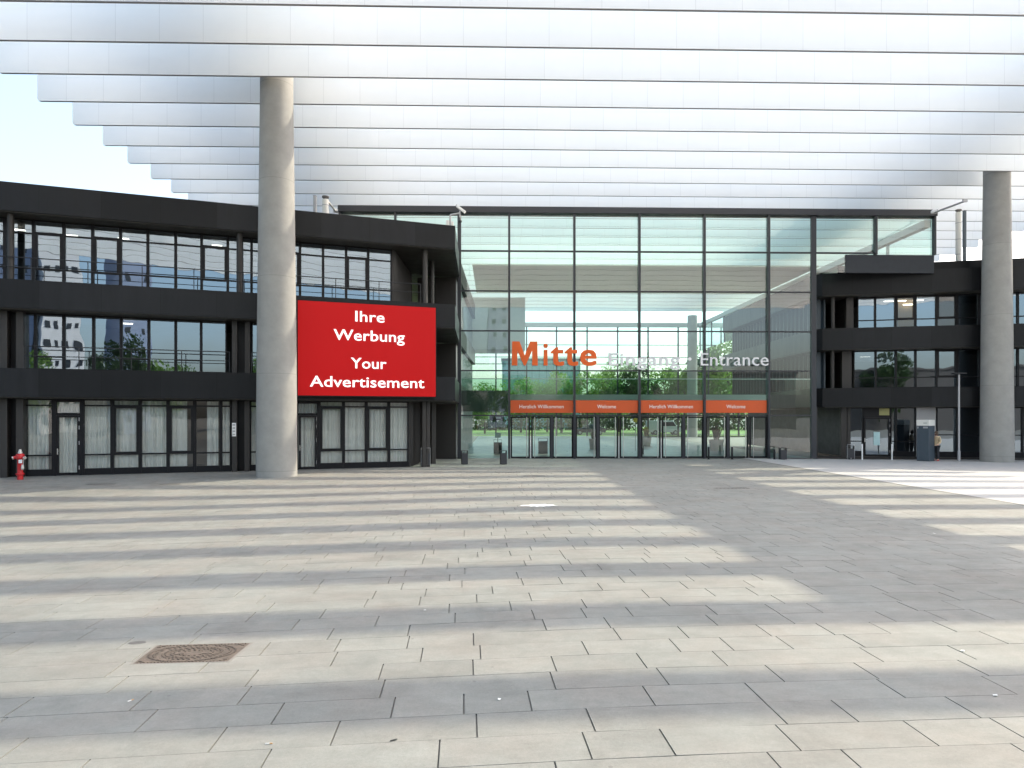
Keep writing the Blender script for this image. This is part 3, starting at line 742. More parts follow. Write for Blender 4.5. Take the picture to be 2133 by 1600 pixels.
for i in range(len(R1) - 1):
    o = window(RB, RF, R1[i], R1[i + 1], 4.29, 6.65, RV, (zr1,), (zr1 + .02, 6.60) if i == 4 else None)
    if i < 3:
        u0, u1 = RF.U(R1[i], RV) + .07, RF.U(R1[i + 1], RV) - .07; b = MB(); zt = 6.59; zbm = RF.Z(1845, 752, RV); k = zt
        while k > zbm:
            b.box(u0, u1, RV + .10, RV + .125, k - .045, k); k -= .062
        b.build('blind', M['steel_matt'], o)
R0 = [(1756, 1797.5, 0), (1855, 1866, 0), (1866, 1907, 0), (1950.6, 1994, 0), (1994, 2043, 0), (2043, 2086, 0), (2086, 2130, 0), (2130, 2180, 0)]
zr0 = RF.Z(1990, 906, RV)
for a, b_, k in R0:
    window(RB, RF, a, b_, 0.0, 3.07, RV, (zr0,) if a > 1900 else (.95,), None, M['glass_dark'], sill=.28)
door(RB, RF, 1798.5, 1854.5, 2.7, RV, RF.Z(1826, 870, RV), M['glass_dark'], True)
hd = RF.Z(1826, 870, RV) + .01
MB().box(RF.U(1798, RV), RF.U(1855, RV), RV - .03, RV + .1, hd, 3.07).build('door_head', M['frame'], RB)
MB().box(RF.U(1831, RV), RF.U(1852, RV), RV - .045, RV - .032, RF.Z(1840, 865, RV), 3.02).build('yellow_board', M['amber'], RB)
ua, ub = RF.U(1908, RV) + .02, RF.U(1950, RV) - .02; b = MB(); k = 3.02
while k > .05: b.box(ua, ub, RV - .02, RV + .06, k - .055, k); k -= .075
b.box(ua, ub, RV + .061, RV + .1, 0.0, 3.07); b.build('white_slat_panel', M['steel_matt'], RB)
MB().box(RF.U(1819.5, RV), RF.U(1832.5, RV), RV - .036, RV - .030, RF.Z(1826, 927.5, RV), RF.Z(1826, 900, RV)).build('notice', M['poster'], RB)
for z0, z1 in ((0, 3.07), (4.29, 6.65), (8.03, 10.03)):
    MB().box(1.6, 41, 5.0, 5.15, z0, z1).build('interior_wall', M['interior'], RB)
for px, z0, z1 in ((1735, 8.03, 10.03), (1734, 4.29, 6.65)):
    MB().lathe([(.12, z0), (.12, z1)], 16, (RF.U(px, .5), .5)).build('round_post', M['pillar'], RB, smooth=40)
for p0, p1, v, z0, z1 in ((1763, 1778, .75, 8.03, 10.03), (1754, 1774, .75, 4.29, 6.65), (1752, 1764, .7, 0, 3.07), (1694.5, 1703, .15, 0, 3.07), (1765, 1772, .8, 0, 3.07)):
    MB().box(RF.U(p0, v), RF.U(p1, v), v, v + .4, z0, z1).build('pillar', M['pillar'], RB, bevel=.01)
for z0, z1, px in ((0, 3.07, 1756), (4.29, 6.65, 1760), (8.03, 10.03, 1764)):
    X0, Y0 = RF.world(RF.U(px, RV + .1), RV + .1)
    MB().prism([Rp(X0, Y0), Rp(X0 + .15, Y0), Rp(X0 + .15, 61), Rp(X0, 61)], z0, z1).build('slatted_wall', M['pillar'], RB)
MB().box(RF.U(1872, 1.9), RF.U(1905, 1.9), 2.0, 2.1, 8.03, 9.98).build('lit_partition', M['warm_wall'], RB)
for px, z in ((1874, 9.85), (1890, 9.6), (1850, 9.85), (1910, 9.85), (1800, 6.3)):
    u = RF.U(px, 2.0); MB().box(u - .3, u + .3, 1.75, 1.85, z, z + .05).build('ceiling_lamp', M['lamp_on'], RB)
# the side that runs back inside the hall
for z0, z1 in ((4.29, 6.65), (8.03, 10.03)):
    b = MB(); p0, p1 = Vector((19.75, 44.0)), Vector((19.75, 61.5)); n = 26
    for i in range(n):
        q = p0 + (p1 - p0) * (i / n); a = Rp(q.x, q.y)
        b.box(a[0] - .11, a[0] + .11, a[1] - .11, a[1] + .11, z0, z1)
    a0, a1, a2, a3 = Rp(20.1, 44), Rp(20.2, 44), Rp(20.2, 61.5), Rp(20.1, 61.5)
    b.prism([a0, a1, a2, a3], z0, z1); b.build('inner_glazing', M['stele'], RB)

MB().box(RF.U(1694, .75), 42, .72, 1.1, -.3, -.003).build('plinth', M['pillar'], RB)
for p0, p1 in ((1694.5, 1703), (1752, 1764)): MB().box(RF.U(p0, .15), RF.U(p1, .15), .16 if p0 < 1700 else .70, .5 if p0 < 1700 else 1.1, -.3, -.004).build('pillar_foot', M['pillar'], RB)

# ------------------------------------------------------------------ roof equipment
def exhaust(px, Y, ztop_, zbase, label, r=.17):
    x = (px - CX) / FOC * Y
    root = empty('exhaust_pipe', (x, Y, zbase), 0, label, 'pipe', 'white exhaust pipes on the roofs')
    h = ztop_ - zbase; b = MB(); b.lathe([(r * 2.4, 0), (r * 2.2, .06), (r * 1.1, .35), (r, .37), (r, h - .18)], 20); b.build('flue', M['cream'], root, smooth=40)
    b = MB(); b.lathe([(r * .7, h - .18), (r * .7, h - .08), (r * 1.08, h - .08), (r * 1.08, h)], 20); b.build('cowl', M['iron'], root, smooth=40)
    b = MB()
    for q in (.28, .52, .78): b.lathe([(r * 1.04, h * q), (r * 1.04, h * q + .04)], 20)
    b.build('joint_ring', M['steel_matt'], root)
exhaust(1996.5, 45, CAM_H + (HY - 437) / FOC * 45, 12.0, 'tall segmented white exhaust pipe on the right building roof')
exhaust(678, 36.5, CAM_H + (HY - 409) / FOC * 36.5, 11.95, 'white exhaust pipe above the red screen on the left building roof')
def post(px, Y, ptop, zbase, wpx, m, label):
    x = (px - CX) / FOC * Y; z = CAM_H + (HY - ptop) / FOC * Y; wd = wpx / FOC * Y / 2
    b = MB(); b.box(-wd, wd, -wd, wd, 0, z - zbase); b.box(-wd * 2, wd * 2, -wd * 2, wd * 2, 0, .04); b.box(-wd * 1.15, wd * 1.15, -wd * 1.15, wd * 1.15, z - zbase, z - zbase + .04)
    o = b.build('steel_post', m, bevel=.01); o.location = (x, Y, zbase); tag(o, label, 'post')
post(2009, 45.4, 440, 12.0, 5, M['stele'], 'thin dark blue post beside the exhaust pipe on the right roof')
post(656, 36.6, 409, 11.95, 6, M['steel_matt'], 'grey square post beside the exhaust pipe on the left roof')
# floodlight arm at the right upper corner of the hall
def flood(p0, p1, label, m):
    root = empty('floodlight', p0, 0, label, 'floodlight', 'floodlights on arms at the hall roof')
    d = Vector(p1) - Vector(p0)
    MB().tube((0, 0, 0), d, .055, n=10).build('arm', m, root, smooth=40)
    b = MB(); b.lathe([(.04, -.10), (.16, -.08), (.17, .02), (.10, .10), (.03, .12)], 18)
    h = b.build('lamp_head', M['white'], root, smooth=40); h.location = d * 1.0 if False else (0, 0, .06); h.scale = (1.1, 1.1, 1)
    MB().box(-.12, .12, -.05, .05, -.05, .10).build('bracket', M['steel_matt'], root).location = d
flood(at(1946, 443, 40.3), at(2010, 419, 37.2), 'round white floodlight with long grey arm at the right corner of the hall roof', M['steel_matt'])
flood(at(700, 441, 40.3), at(678, 413, 37.2), 'floodlight arm leaning left at the hall roof above the red screen', M['cream'])
# CCTV mast on the left roof corner
bp = at(938, 470, 34.2)
mast = empty('camera_mast', (bp.x, bp.y, 11.95), 0, 'grey bent mast with white surveillance camera and dome on the left roof corner', 'camera')
s = 34.2 / FOC
MB().tube((0, 0, 0), (0, 0, 27 * s), .05, n=10).tube((0, 0, 27 * s), (20 * s, 0, 31 * s), .045, n=10).tube((20 * s, 0, 22 * s), (20 * s, 0, 36 * s), .035, n=10).build('mast', M['steel_matt'], mast, smooth=40)
MB().box(-.20, -.06, -.07, .07, .1, .38).box(.06, .16, -.06, .06, .1, .32).build('junction_box', M['cream'], mast, bevel=.01)
Mx = Matrix.Translation((22 * s, 0, 39 * s)) @ Matrix.Rotation(R(38), 4, 'Y')
MB().box(-.28, .28, -.07, .07, -.06, .07, Mx).build('camera_housing', M['white'], mast, bevel=.015)
MB().box(-.30, -.281, -.06, .06, -.05, .05, Mx).build('lens', M['black'], mast)
MB().lathe([(.02, 10 * s), (.09, 12 * s), (.105, 15 * s), (.06, 17 * s), (.03, 22 * s)], 16, (20 * s, 0)).build('dome_camera', M['hall_steel'], mast, smooth=40)

# ------------------------------------------------------------------ street furniture
def litter_bin(px, pbase, wpx, ptop, label, rz=0.0, hoop=True, m='bin', Y=None, depth=.3):
    g = ground_at(px, pbase)
    if Y: g = Vector(((px - CX) / FOC * Y, Y, 0))
    wd = wpx / FOC * g.y / 2; h = (pbase - ptop) / FOC * g.y
    root = empty('litter_bin', g, rz, label, 'bin', 'anthracite slab litter bins')
    d = depth / 2; hb = h * (.88 if hoop else 1)
    b = MB(); b.box(-wd * .96, wd * .96, -d, d, .10 if hoop else .015, hb * .80); b.box(-wd * .96, -wd * .90, -d, d, hb * .80, hb); b.box(wd * .90, wd * .96, -d, d, hb * .80, hb); b.box(-wd * .96, wd * .96, -d, d, hb, hb + .02)
    b.build('body', M[m], root, bevel=.008)
    MB().box(-wd * .88, wd * .88, -d * .85, d * .85, hb * .80, hb * .82).build('liner', M['black'], root)
    MB().box(-wd * .5, wd * .5, -d * .6, d * .6, -.02, .10 if hoop else .015).build('foot', M['black'], root)
    if hoop:
        b = MB()
        for sgn in (-1, 1): b.tube((sgn * wd * .98, -d - .012, .05), (sgn * wd * .98, -d - .012, h), .011, n=6)
        b.tube((-wd * .98, -d - .012, h), (wd * .98, -d - .012, h), .011, n=6); b.tube((0, -d - .02, -.02), (0, -d - .02, .12), .02, n=8)
        b.build('hoop', M['steel_matt'], root, smooth=40)
litter_bin(886.5, 972, 19, 933, 'upright grey litter bin with steel hoop at the left building corner', R(8))
litter_bin(967.5, 967.5, 13, 939, 'low dark litter bin at the dark edge post of the glass hall', R(14), False)
litter_bin(1048.5, 967.5, 13, 939, 'low dark litter bin left of the first glass door', R(14), False)
litter_bin(1630.5, 957.5, 14, 933, 'low dark litter bin before the glass right of the doors', R(4), False)
litter_bin(1771, 957.5, 14, 926, 'dark litter bin with steel hoop under the right office building', R(-10), True)
for px, top, base, wpx, lab in ((1131, 915, 947, 20, 'large dark bin seen through the first pair of glass doors'), (1037, 918, 947, 18, 'large dark bin inside the hall left of the doors'), (1336, 930, 948, 9, 'slim dark bin inside the hall at the third door bay')):
    litter_bin(px, base, wpx, top, lab, 0, False, Y=46.0 if px != 1336 else 45.0)
# slim white barrier posts and dark bollards
def stanchion(px, base, top, wpx, m, name, label, group, cap=None):
    g = ground_at(px, base); r = wpx / FOC * g.y / 2; h = (base - top) / FOC * g.y
    b = MB(); b.lathe([(r * 1.5, 0), (r * 1.5, .015), (r, .02), (r, h - .02), (r * .8, h)], 14)
    o = b.build(name, m, smooth=40); o.location = g; tag(o, label, name.replace('_', ' '), group)
stanchion(1796, 958, 925, 2.6, M['white'], 'guard_post', 'slim white guard post left of the door with the pale notice', 'slim guard posts')
stanchion(1858, 958, 925, 2.6, M['white'], 'guard_post', 'slim white guard post right of the door with the pale notice', 'slim guard posts')
stanchion(1476, 957, 931, 4.2, M['frame'], 'bollard', 'dark bollard in front of the right end door bay post', 'dark bollards')
stanchion(1525, 957, 931, 4.2, M['frame'], 'bollard', 'dark bollard in front of the right end Welcome door', 'dark bollards')
stanchion(1613, 957, 936, 4.0, M['frame'], 'bollard', 'dark bollard between the last glass door and the low bin', 'dark bollards')
# hydrant
hg = ground_at(42, 999)
hy = empty('fire_hydrant', hg, R(10), 'red pillar hydrant with grey caps and white plate by the dark pillar', 'hydrant')
MB().lathe([(.105, -.02), (.105, .16), (.125, .17), (.125, .19), (.15, .20), (.15, .25), (.105, .26), (.10, .30), (.092, .78), (.10, .80), (.145, .84), (.15, .96), (.14, 1.0), (.10, 1.03)], 20).build('barrel', M['red'], hy, smooth=35)
MB().lathe([(.075, 1.03), (.08, 1.08), (.06, 1.12), (.045, 1.19), (.02, 1.20)], 16).build('spindle_cap', M['grey_metal'], hy, smooth=40)
for s_ in (-1, 1):
    o = MB().tube((s_ * .10, -.05, .90), (s_ * .20, -.10, .87), .062, n=14).build('outlet', M['red'], hy, smooth=40)
    MB().tube((s_ * .20, -.10, .87), (s_ * .235, -.12, .86), .066, .06, n=14).build('outlet_cap', M['grey_metal'], o, smooth=40)
MB().box(.02, .15, -.165, -.155, .66, .80).build('number_plate', M['white'], hy)
b = MB()
for i in range(14):
    t0, t1 = i / 14, (i + 1) / 14
    f = lambda t: (.19 - .05 * t, -.12, .86 - .42 * math.sin(math.pi * t * .5) * (1 if t < .99 else 1))
    b.tube(f(t0), f(t1), .012, n=6)
b.build('chain', M['grey_metal'], hy)
MB().lathe([(.01, .38), (.05, .42), (.055, .50), (.035, .60)], 12, (.15, -.13)).build('hanging_cap', M['grey_metal'], hy, smooth=40)

# ticket stele and lamp post
sg = ground_at(1925, 961)
k = sg.y / FOC
sg = at(1928, 961, sg.y + .3); sg.z = gz(sg.x, sg.y) + .004
st = empty('information_stele', sg, R(-58), 'tall blue grey cabinet with pale top panel before the white slat panel', 'stele')
MB().box(-12.2 * k, 12.2 * k, -.33, .33, .03, 74 * k).build('cabinet', M['stele'], st, bevel=.008)
MB().box(-12.5 * k, 12.5 * k, -.34, .34, 74 * k, 86 * k).build('top_panel', M['cream'], st, bevel=.006)
MB().box(1.5 * k, 9 * k, -.345, -.341, 79 * k, 80 * k).build('caption', M['stele'], st)
MB().box(-11 * k, -8.5 * k, -.335, -.331, 68 * k, 72 * k).box(1 * k, 10.5 * k, -.335, -.331, 68.5 * k, 72 * k).build('notice', M['steel_matt'], st)
MB().box(-11.8 * k, 11.8 * k, -.31, .31, -.01, .03).build('plinth', M['black'], st)
lg = ground_at(1997.5, 960.5); k = lg.y / FOC
lp = empty('street_lamp', lg, 0, 'slender grey lamp post with flat head beside the right concrete column', 'lamp')
MB().lathe([(.085, 0), (.085, .6), (.06, .62), (.052, 181 * k)], 14).build('pole', M['steel_matt'], lp, smooth=40)
MB().box(-.36, .36, -.16, .16, 181 * k, 184 * k).build('lamp_head', M['rail'], lp, bevel=.02)

# ------------------------------------------------------------------ person by the stele
def skin_obj(name, pts, edges, m, parent, lev=2, root=0):
    me = bpy.data.meshes.new(name); me.from_pydata([p[:3] for p in pts], edges, []); me.materials.append(m)
    o = bpy.data.objects.new(name, me); COL.objects.link(o); o.parent = parent
    sk = o.modifiers.new('skin', 'SKIN'); sk.use_smooth_shade = True
    for i, p in enumerate(pts):
        q = me.skin_vertices[0].data[i]; q.radius = (p[3], p[4] if len(p) > 4 else p[3]); q.use_root = (i == root)
    sb = o.modifiers.new('sub', 'SUBSURF'); sb.levels = lev; sb.render_levels = lev
    return o
pg = ground_at(1950.5, 960.5); pg.z += .004
P = empty('person', pg, R(-70), 'person in beige jacket and dark trousers standing behind the blue grey cabinet', 'person')
body = [(0, 0, .92, .14, .11), (0, .0, 1.12, .13, .10), (0, .0, 1.36, .16, .11), (0, 0, 1.47, .06), (0, -.015, 1.54, .052), (0, -.02, 1.62, .085, .095), (0, -.015, 1.70, .07, .08),
        (.10, 0, .86, .09), (.11, -.02, .48, .058), (.115, .02, .09, .042), (.12, -.12, .04, .04),
        (-.10, 0, .86, .09), (-.11, -.03, .48, .058), (-.115, .0, .09, .042), (-.12, -.14, .04, .04),
        (.20, 0, 1.40, .058), (.25, .0, 1.12, .045), (.23, -.18, .98, .034), (.22, -.25, .955, .032),
        (-.20, 0, 1.40, .058), (-.25, -.02, 1.12, .045), (-.20, -.26, 1.12, .034), (-.19, -.33, 1.13, .032)]
be = [(0, 1), (1, 2), (2, 3), (3, 4), (4, 5), (5, 6), (0, 7), (7, 8), (8, 9), (9, 10), (0, 11), (11, 12), (12, 13), (13, 14), (2, 15), (15, 16), (16, 17), (17, 18), (2, 19), (19, 20), (20, 21), (21, 22)]
skin_obj('body', body, be, M['skin'], P)
jk = [(0, 0, .80, .17, .135), (0, 0, .98, .165, .13), (0, 0, 1.16, .16, .125), (0, 0, 1.37, .18, .125), (0, 0, 1.455, .085, .08), (.205, 0, 1.405, .075), (.255, 0, 1.12, .062), (.235, -.16, 1.0, .052), (-.205, 0, 1.405, .075), (-.255, -.02, 1.12, .062), (-.205, -.23, 1.12, .052)]
skin_obj('jacket', jk, [(0, 1), (1, 2), (2, 3), (3, 4), (3, 5), (5, 6), (6, 7), (3, 8), (8, 9), (9, 10)], M['jacket'], P)
tr = [(0, 0, .93, .155, .12), (.10, 0, .84, .105), (.11, -.02, .48, .078), (.115, .02, .11, .066), (-.10, 0, .84, .105), (-.11, -.03, .48, .078), (-.115, 0, .11, .066)]
skin_obj('trousers', tr, [(0, 1), (1, 2), (2, 3), (0, 4), (4, 5), (5, 6)], M['trousers'], P)
for sx, yo in ((1, 0.02), (-1, 0)):
    skin_obj('shoe', [(sx * .117, .05 + yo, .045, .044), (sx * .119, -.05 + yo, .045, .045), (sx * .122, -.16 + yo, .035, .036)], [(0, 1), (1, 2)], M['shoe'], P)
hr = MB(); hr.lathe([(.06, 1.50), (.095, 1.54), (.108, 1.62), (.104, 1.70), (.075, 1.755), (.02, 1.775)], 18); o = hr.build('hair', M['hair'], P, smooth=80); o.location = (0, .012, 0); o.scale = (.92, 1.0, 1)
for sx in (-1, 1):
    MB().lathe([(.002, -.012), (.011, -.006), (.011, .006), (.002, .012)], 8, (sx * .034, -.108)).build('eye', M['black'], P).location = (0, 0, 1.64)
    hand = [(0, 0, 0, .026, .016), (0, -.06, -.01, .034, .014), (0, -.085, -.012, .03, .012)]
    hx, hy_, hz = ((.22, -.25, .955) if sx > 0 else (-.19, -.33, 1.13))
    pts = [(hx + p[0], hy_ + p[1], hz + p[2], p[3], p[4]) for p in hand]; ed = [(0, 1), (1, 2)]
    skin_obj('hand', pts, ed, M['skin'], P, 1)
    for i, (ox, ln) in enumerate(((-.026, .065), (-.009, .078), (.009, .074), (.025, .058))):
        f = [(hx + ox, hy_ - .085, hz - .012, .0085), (hx + ox * 1.1, hy_ - .085 - ln * .6, hz - .020, .008), (hx + ox * 1.1, hy_ - .085 - ln * .95, hz - .045, .0065)]
        skin_obj('finger', f, [(0, 1), (1, 2)], M['skin'], P, 1)
    f = [(hx - sx * .028, hy_ - .02, hz, .010), (hx - sx * .055, hy_ - .055, hz - .012, .009), (hx - sx * .058, hy_ - .085, hz - .02, .007)]
    skin_obj('thumb', f, [(0, 1), (1, 2)], M['skin'], P, 1)
MB().add([(-.014, -.112, 1.605), (.014, -.112, 1.605), (0, -.142, 1.60), (0, -.115, 1.645)], [(0, 1, 2), (0, 2, 3), (2, 1, 3), (1, 0, 3)]).build('nose', M['skin'], P)
MB().box(-.024, .024, -.118, -.104, 1.566, 1.574).build('mouth', M['shoe'], P)

# ------------------------------------------------------------------ covers, paint and litter on the plaza
def flat_on(name, corners, m, label, cat, group=None, h=.006, detail=None):
    P4 = [ground_at(*c) for c in corners]; o0 = sum(P4, Vector()) / 4
    root = empty(name, o0, 0, label, cat, group); L = [p - o0 for p in P4]
    b = MB(); vs = [p + Vector((0, 0, -.02)) for p in L] + [p + Vector((0, 0, h)) for p in L]
    b.add(vs, [(4, 5, 6, 7), (0, 1, 5, 4), (1, 2, 6, 5), (2, 3, 7, 6), (3, 0, 4, 7)])
    b.build('frame', m[0], root)
    def bil(s, t, z): p = L[0] * (1 - s) * (1 - t) + L[1] * s * (1 - t) + L[2] * s * t + L[3] * (1 - s) * t; return p + Vector((0, 0, z))
    if detail: detail(root, bil, h)
    return root
def cast_pattern(root, bil, h):
    b = MB()
    def blk(s, t, ws, wt, z=.007, rot=0.0):
        c_, s_ = math.cos(rot), math.sin(rot)
        q = [(s + (a * c_ - d * s_) * ws, t + (a * s_ + d * c_) * wt) for a, d in ((-1, -1), (1, -1), (1, 1), (-1, 1))]
        vs = [bil(a, d, h) for a, d in q] + [bil(a, d, h + z) for a, d in q]
        b.add(vs, [(4, 5, 6, 7), (0, 1, 5, 4), (1, 2, 6, 5), (2, 3, 7, 6), (3, 0, 4, 7)])
    asp = 1.55
    for rr in (.14, .23, .33, .43):
        n = int(rr * 100)
        for i in range(n):
            a = 2 * math.pi * i / n + rr * 5
            if rr > .4 and rng.random() < .12: continue
            blk(.5 + rr * .92 * math.cos(a), .5 + rr * math.sin(a), .013, .024, .007, a * .5 + .6)
    n = 90
    for rr in (.285, .475):
        for i in range(n):
            a = 2 * math.pi * i / n
            blk(.5 + rr * .95 * math.cos(a), .5 + rr * .97 * math.sin(a), .012, .012, .006, a)
    for i in range(26):
        for j in (0.03, .97): blk(.04 + i * .0368, j, .008, .015, .006)
    for (a, c) in ((.05, .12), (.05, .88), (.95, .12), (.95, .88), (.09, .06), (.91, .94), (.09, .94), (.91, .06)): blk(a, c, .02, .022, .006)
    for (a, c) in ((.36, .5), (.64, .5)): blk(a, c, .045, .07, .006, .3)
    b.build('raised_stud', M['rust'], root)['kind'] = 'stuff'
    e = MB()
    for (s0, t0, s1, t1) in ((-.03, -.035, 1.03, 0), (-.03, 1, 1.03, 1.035), (-.03, 0, 0, 1), (1, 0, 1.03, 1)):
        e.add([bil(s0, t0, h * .9), bil(s1, t0, h * .9), bil(s1, t1, h * .9), bil(s0, t1, h * .9), bil(s0, t0, -.02), bil(s1, t0, -.02), bil(s1, t1, -.02), bil(s0, t1, -.02)], [(0, 1, 2, 3), (4, 5, 1, 0), (5, 6, 2, 1), (6, 7, 3, 2), (7, 4, 0, 3)])
    e.build('rim', mat('cover_rim', (0.20, 0.185, 0.165), .8, var=.15), root)
flat_on('manhole_cover', [(277, 1383), (474, 1378), (521, 1340), (328, 1345)], [M['rust']], 'rusty rectangular cast iron manhole cover in the left foreground', 'manhole cover', None, .002, cast_pattern)
def ribbed(root, bil, h):
    b = MB()
    for i in range(9):
        s = .06 + i * .11
        vs = [bil(s, .08, h), bil(s + .05, .08, h), bil(s + .05, .92, h), bil(s, .92, h)]; vs += [v + Vector((0, 0, .005)) for v in vs]
        b.add(vs, [(4, 5, 6, 7), (0, 1, 5, 4), (1, 2, 6, 5), (2, 3, 7, 6), (3, 0, 4, 7)])
    b.build('rib', M['iron'], root)
for c, lab in (([(178, 1009.8), (238, 1009.3), (242, 1007.2), (184, 1007.6)], 'dark drain cover on the paving right of the red hydrant'),
               ([(330, 1010), (372, 1009.6), (378, 1007.4), (340, 1007.7)], 'dark drain cover between the hydrant and the left column'),
               ([(1090, 992), (1136, 991.8), (1134, 990), (1092, 990.2)], 'dark drain cover before the left glass door'),
               ([(1486, 1018.2), (1562, 1017.6), (1550, 1015), (1490, 1015.4)], 'dark drain cover in the broad shadow before the right doors'),
               ([(1030, 985), (1085, 984.7), (1083, 983.3), (1032, 983.6)], 'faint drain cover in front of the two low bins')):
    flat_on('drain_cover', c, [M['iron']], lab, 'drain cover', 'small drain covers in the paving', .004, ribbed)
def blob(name, px, py, rx, ry, m, label, cat, z=.004, n=26, jag=.35):
    g = ground_at(px, py); b = MB(); vs = [(0, 0, z)]
    for i in range(n):
        a = 2 * math.pi * i / n; q = 1 + rng.uniform(-jag, jag); x, y = rx * q * math.cos(a), ry * q * math.sin(a)
        vs.append((x, y, z + gz(g.x + x, g.y + y) - g.z))
    lo = [(v[0], v[1], v[2] - z - .004) for v in vs[1:]]
    b.add(vs + lo, [(0, 1 + i, 1 + (i + 1) % n) for i in range(n)] + [(1 + n + i, 1 + n + (i + 1) % n, 1 + (i + 1) % n, 1 + i) for i in range(n)])
    o = b.build(name, m); o.location = g; tag(o, label, cat)
blob('paint_splash', 1121, 1053, .42, .24, M['white'], 'white splash of paint on the paving before the glass doors', 'paint splash', .003)
blob('round_cover', 286, 1339, .10, .055, M['iron'], 'small round grey cap in the paving beside the rusty cover', 'cover', .003, 20, 0.0)
def butt(px, py, ang, label, L=.055, r=.0045):
    g = ground_at(px, py); root = empty('cigarette_butt', g + Vector((0, 0, r)), ang, label, 'cigarette butt', 'cigarette butts on the paving')
    MB().tube((-L / 2, 0, 0), (L * .1, 0, 0), r, n=8).build('paper', M['paper'], root); MB().tube((L * .1, 0, 0), (L / 2, 0, 0), r, n=8).build('filter', M['tan'], root)
butt(560, 1550, .1, 'orange tipped cigarette butt at the bottom edge left of centre')
butt(272, 1460, 1.0, 'cigarette butt on the shaded paving under the rusty cover')
def scrap(px, py, s, m, label, asp=1.0):
    g = ground_at(px, py); b = MB(); vs = []
    for i in range(4):
        for j in range(4): vs.append(((i / 3 - .5) * s * asp, (j / 3 - .5) * s, .004 + rng.random() * s * .22))
    n = 16; vs2 = [(x, y, z + .003) for x, y, z in vs]
    fs = [(j * 4 + i, j * 4 + i + 1, (j + 1) * 4 + i + 1, (j + 1) * 4 + i) for j in range(3) for i in range(3)]
    b.add(vs + vs2, fs + [tuple(n + q for q in reversed(f)) for f in fs])
    o = b.build('litter_scrap', m); o.location = g; o.rotation_euler = (0, 0, rng.random() * 3); tag(o, label, 'litter', 'bits of litter on the paving')
scrap(885, 1272, .03, M['paper'], 'white paper scrap in the shaded stripe right of the manhole cover')
scrap(1040, 1458, .026, M['paper'], 'white paper scrap in the shaded stripe nearest the bottom centre')
scrap(2005, 1357, .035, M['paper'], 'crumpled white scrap at the far right of the sunny paving')
scrap(2073, 1450, .035, M['paper'], 'crumpled white scrap at the far right of the lowest shaded stripe')
scrap(820, 1543, .013, M['black'], 'thin dark stick lying at the bottom edge', 4.5)
scrap(1946, 1112, .05, M['paper'], 'tiny white scrap in the broad shade at the right')

# ------------------------------------------------------------------ trees
def crown_mesh(name, m, rx, rz, n_cl, n_leaf, size, seed, zc):
    r = random.Random(seed); b = MB(); rnd = []
    cl = []
    for i in range(n_cl):
        while True:
            p = Vector((r.uniform(-1, 1), r.uniform(-1, 1), r.uniform(-1, 1)))
            if .25 < p.length < 1: break
        cl.append((Vector((p.x * rx, p.y * rx, zc + p.z * rz)), r.uniform(.22, .42) * rx, r.random()))
    for c, cr, tone in cl:
        for _ in range(n_leaf):
            d = Vector((r.gauss(0, 1), r.gauss(0, 1), r.gauss(0, .8))).normalized() * cr * r.uniform(.45, 1.05)
            p = c + d; s = size * r.uniform(.6, 1.3)
            a = Vector((r.gauss(0, 1), r.gauss(0, 1), r.gauss(0, .6))).normalized(); e = a.orthogonal().normalized() * s; f = a.cross(e).normalized() * s * .6
            b.add([p - e, p + f, p + e, p - f], [(0, 1, 2, 3)]); rnd.append(min(1, max(0, tone * .6 + r.random() * .4)))
    me = bpy.data.meshes.new(name); me.from_pydata(b.v, [], b.f); me.materials.append(m)
    a = me.attributes.new('rnd', 'FLOAT', 'FACE'); a.data.foreach_set('value', rnd)
    return me
def trunk_mesh(name, h, zc, rx, seed):
    r = random.Random(seed); b = MB(); b.tube((0, 0, -.1), (.1, .05, zc * .6), .22, .15, 10, False); b.tube((.1, .05, zc * .6), (0, 0, zc * 1.15), .15, .06, 8, False)
    for i in range(7):
        a = i * 2.4; z0 = zc * r.uniform(.5, .95); b.tube((.05, .03, z0), (math.cos(a) * rx * .65, math.sin(a) * rx * .65, z0 + rx * r.uniform(.2, .7)), .07, .025, 6, False)
    me = bpy.data.meshes.new(name); me.from_pydata(b.v, [], b.f); me.materials.append(M['bark']); return me
CR = [crown_mesh('crown', M['leaf_mid'], 3.4, 3.6, 42, 110, .17, 3, 6.0), crown_mesh('crown', M['leaf_dark'], 3.0, 4.2, 42, 110, .17, 5, 6.2), crown_mesh('crown', M['leaf_mid'], 3.9, 3.2, 46, 110, .17, 9, 5.6)]
TK = [trunk_mesh('trunk', 9, 6.0, 3.4, 2), trunk_mesh('trunk', 9, 6.2, 3.0, 4), trunk_mesh('trunk', 9, 5.6, 3.9, 6)]
def tree(x, y, s, k, label, group, rz=0.0):
    root = empty('tree', (x, y, gz(x, y) - .01), rz, label, 'tree', group); root.scale = (s, s, s)
    for me, nm in ((TK[k], 'trunk'), (CR[k], 'crown')):
        o = bpy.data.objects.new(nm, me); COL.objects.link(o); o.parent = root
TG = 'trees beyond the glass hall'
def tx(px, Y): return (px - CX) / FOC * Y
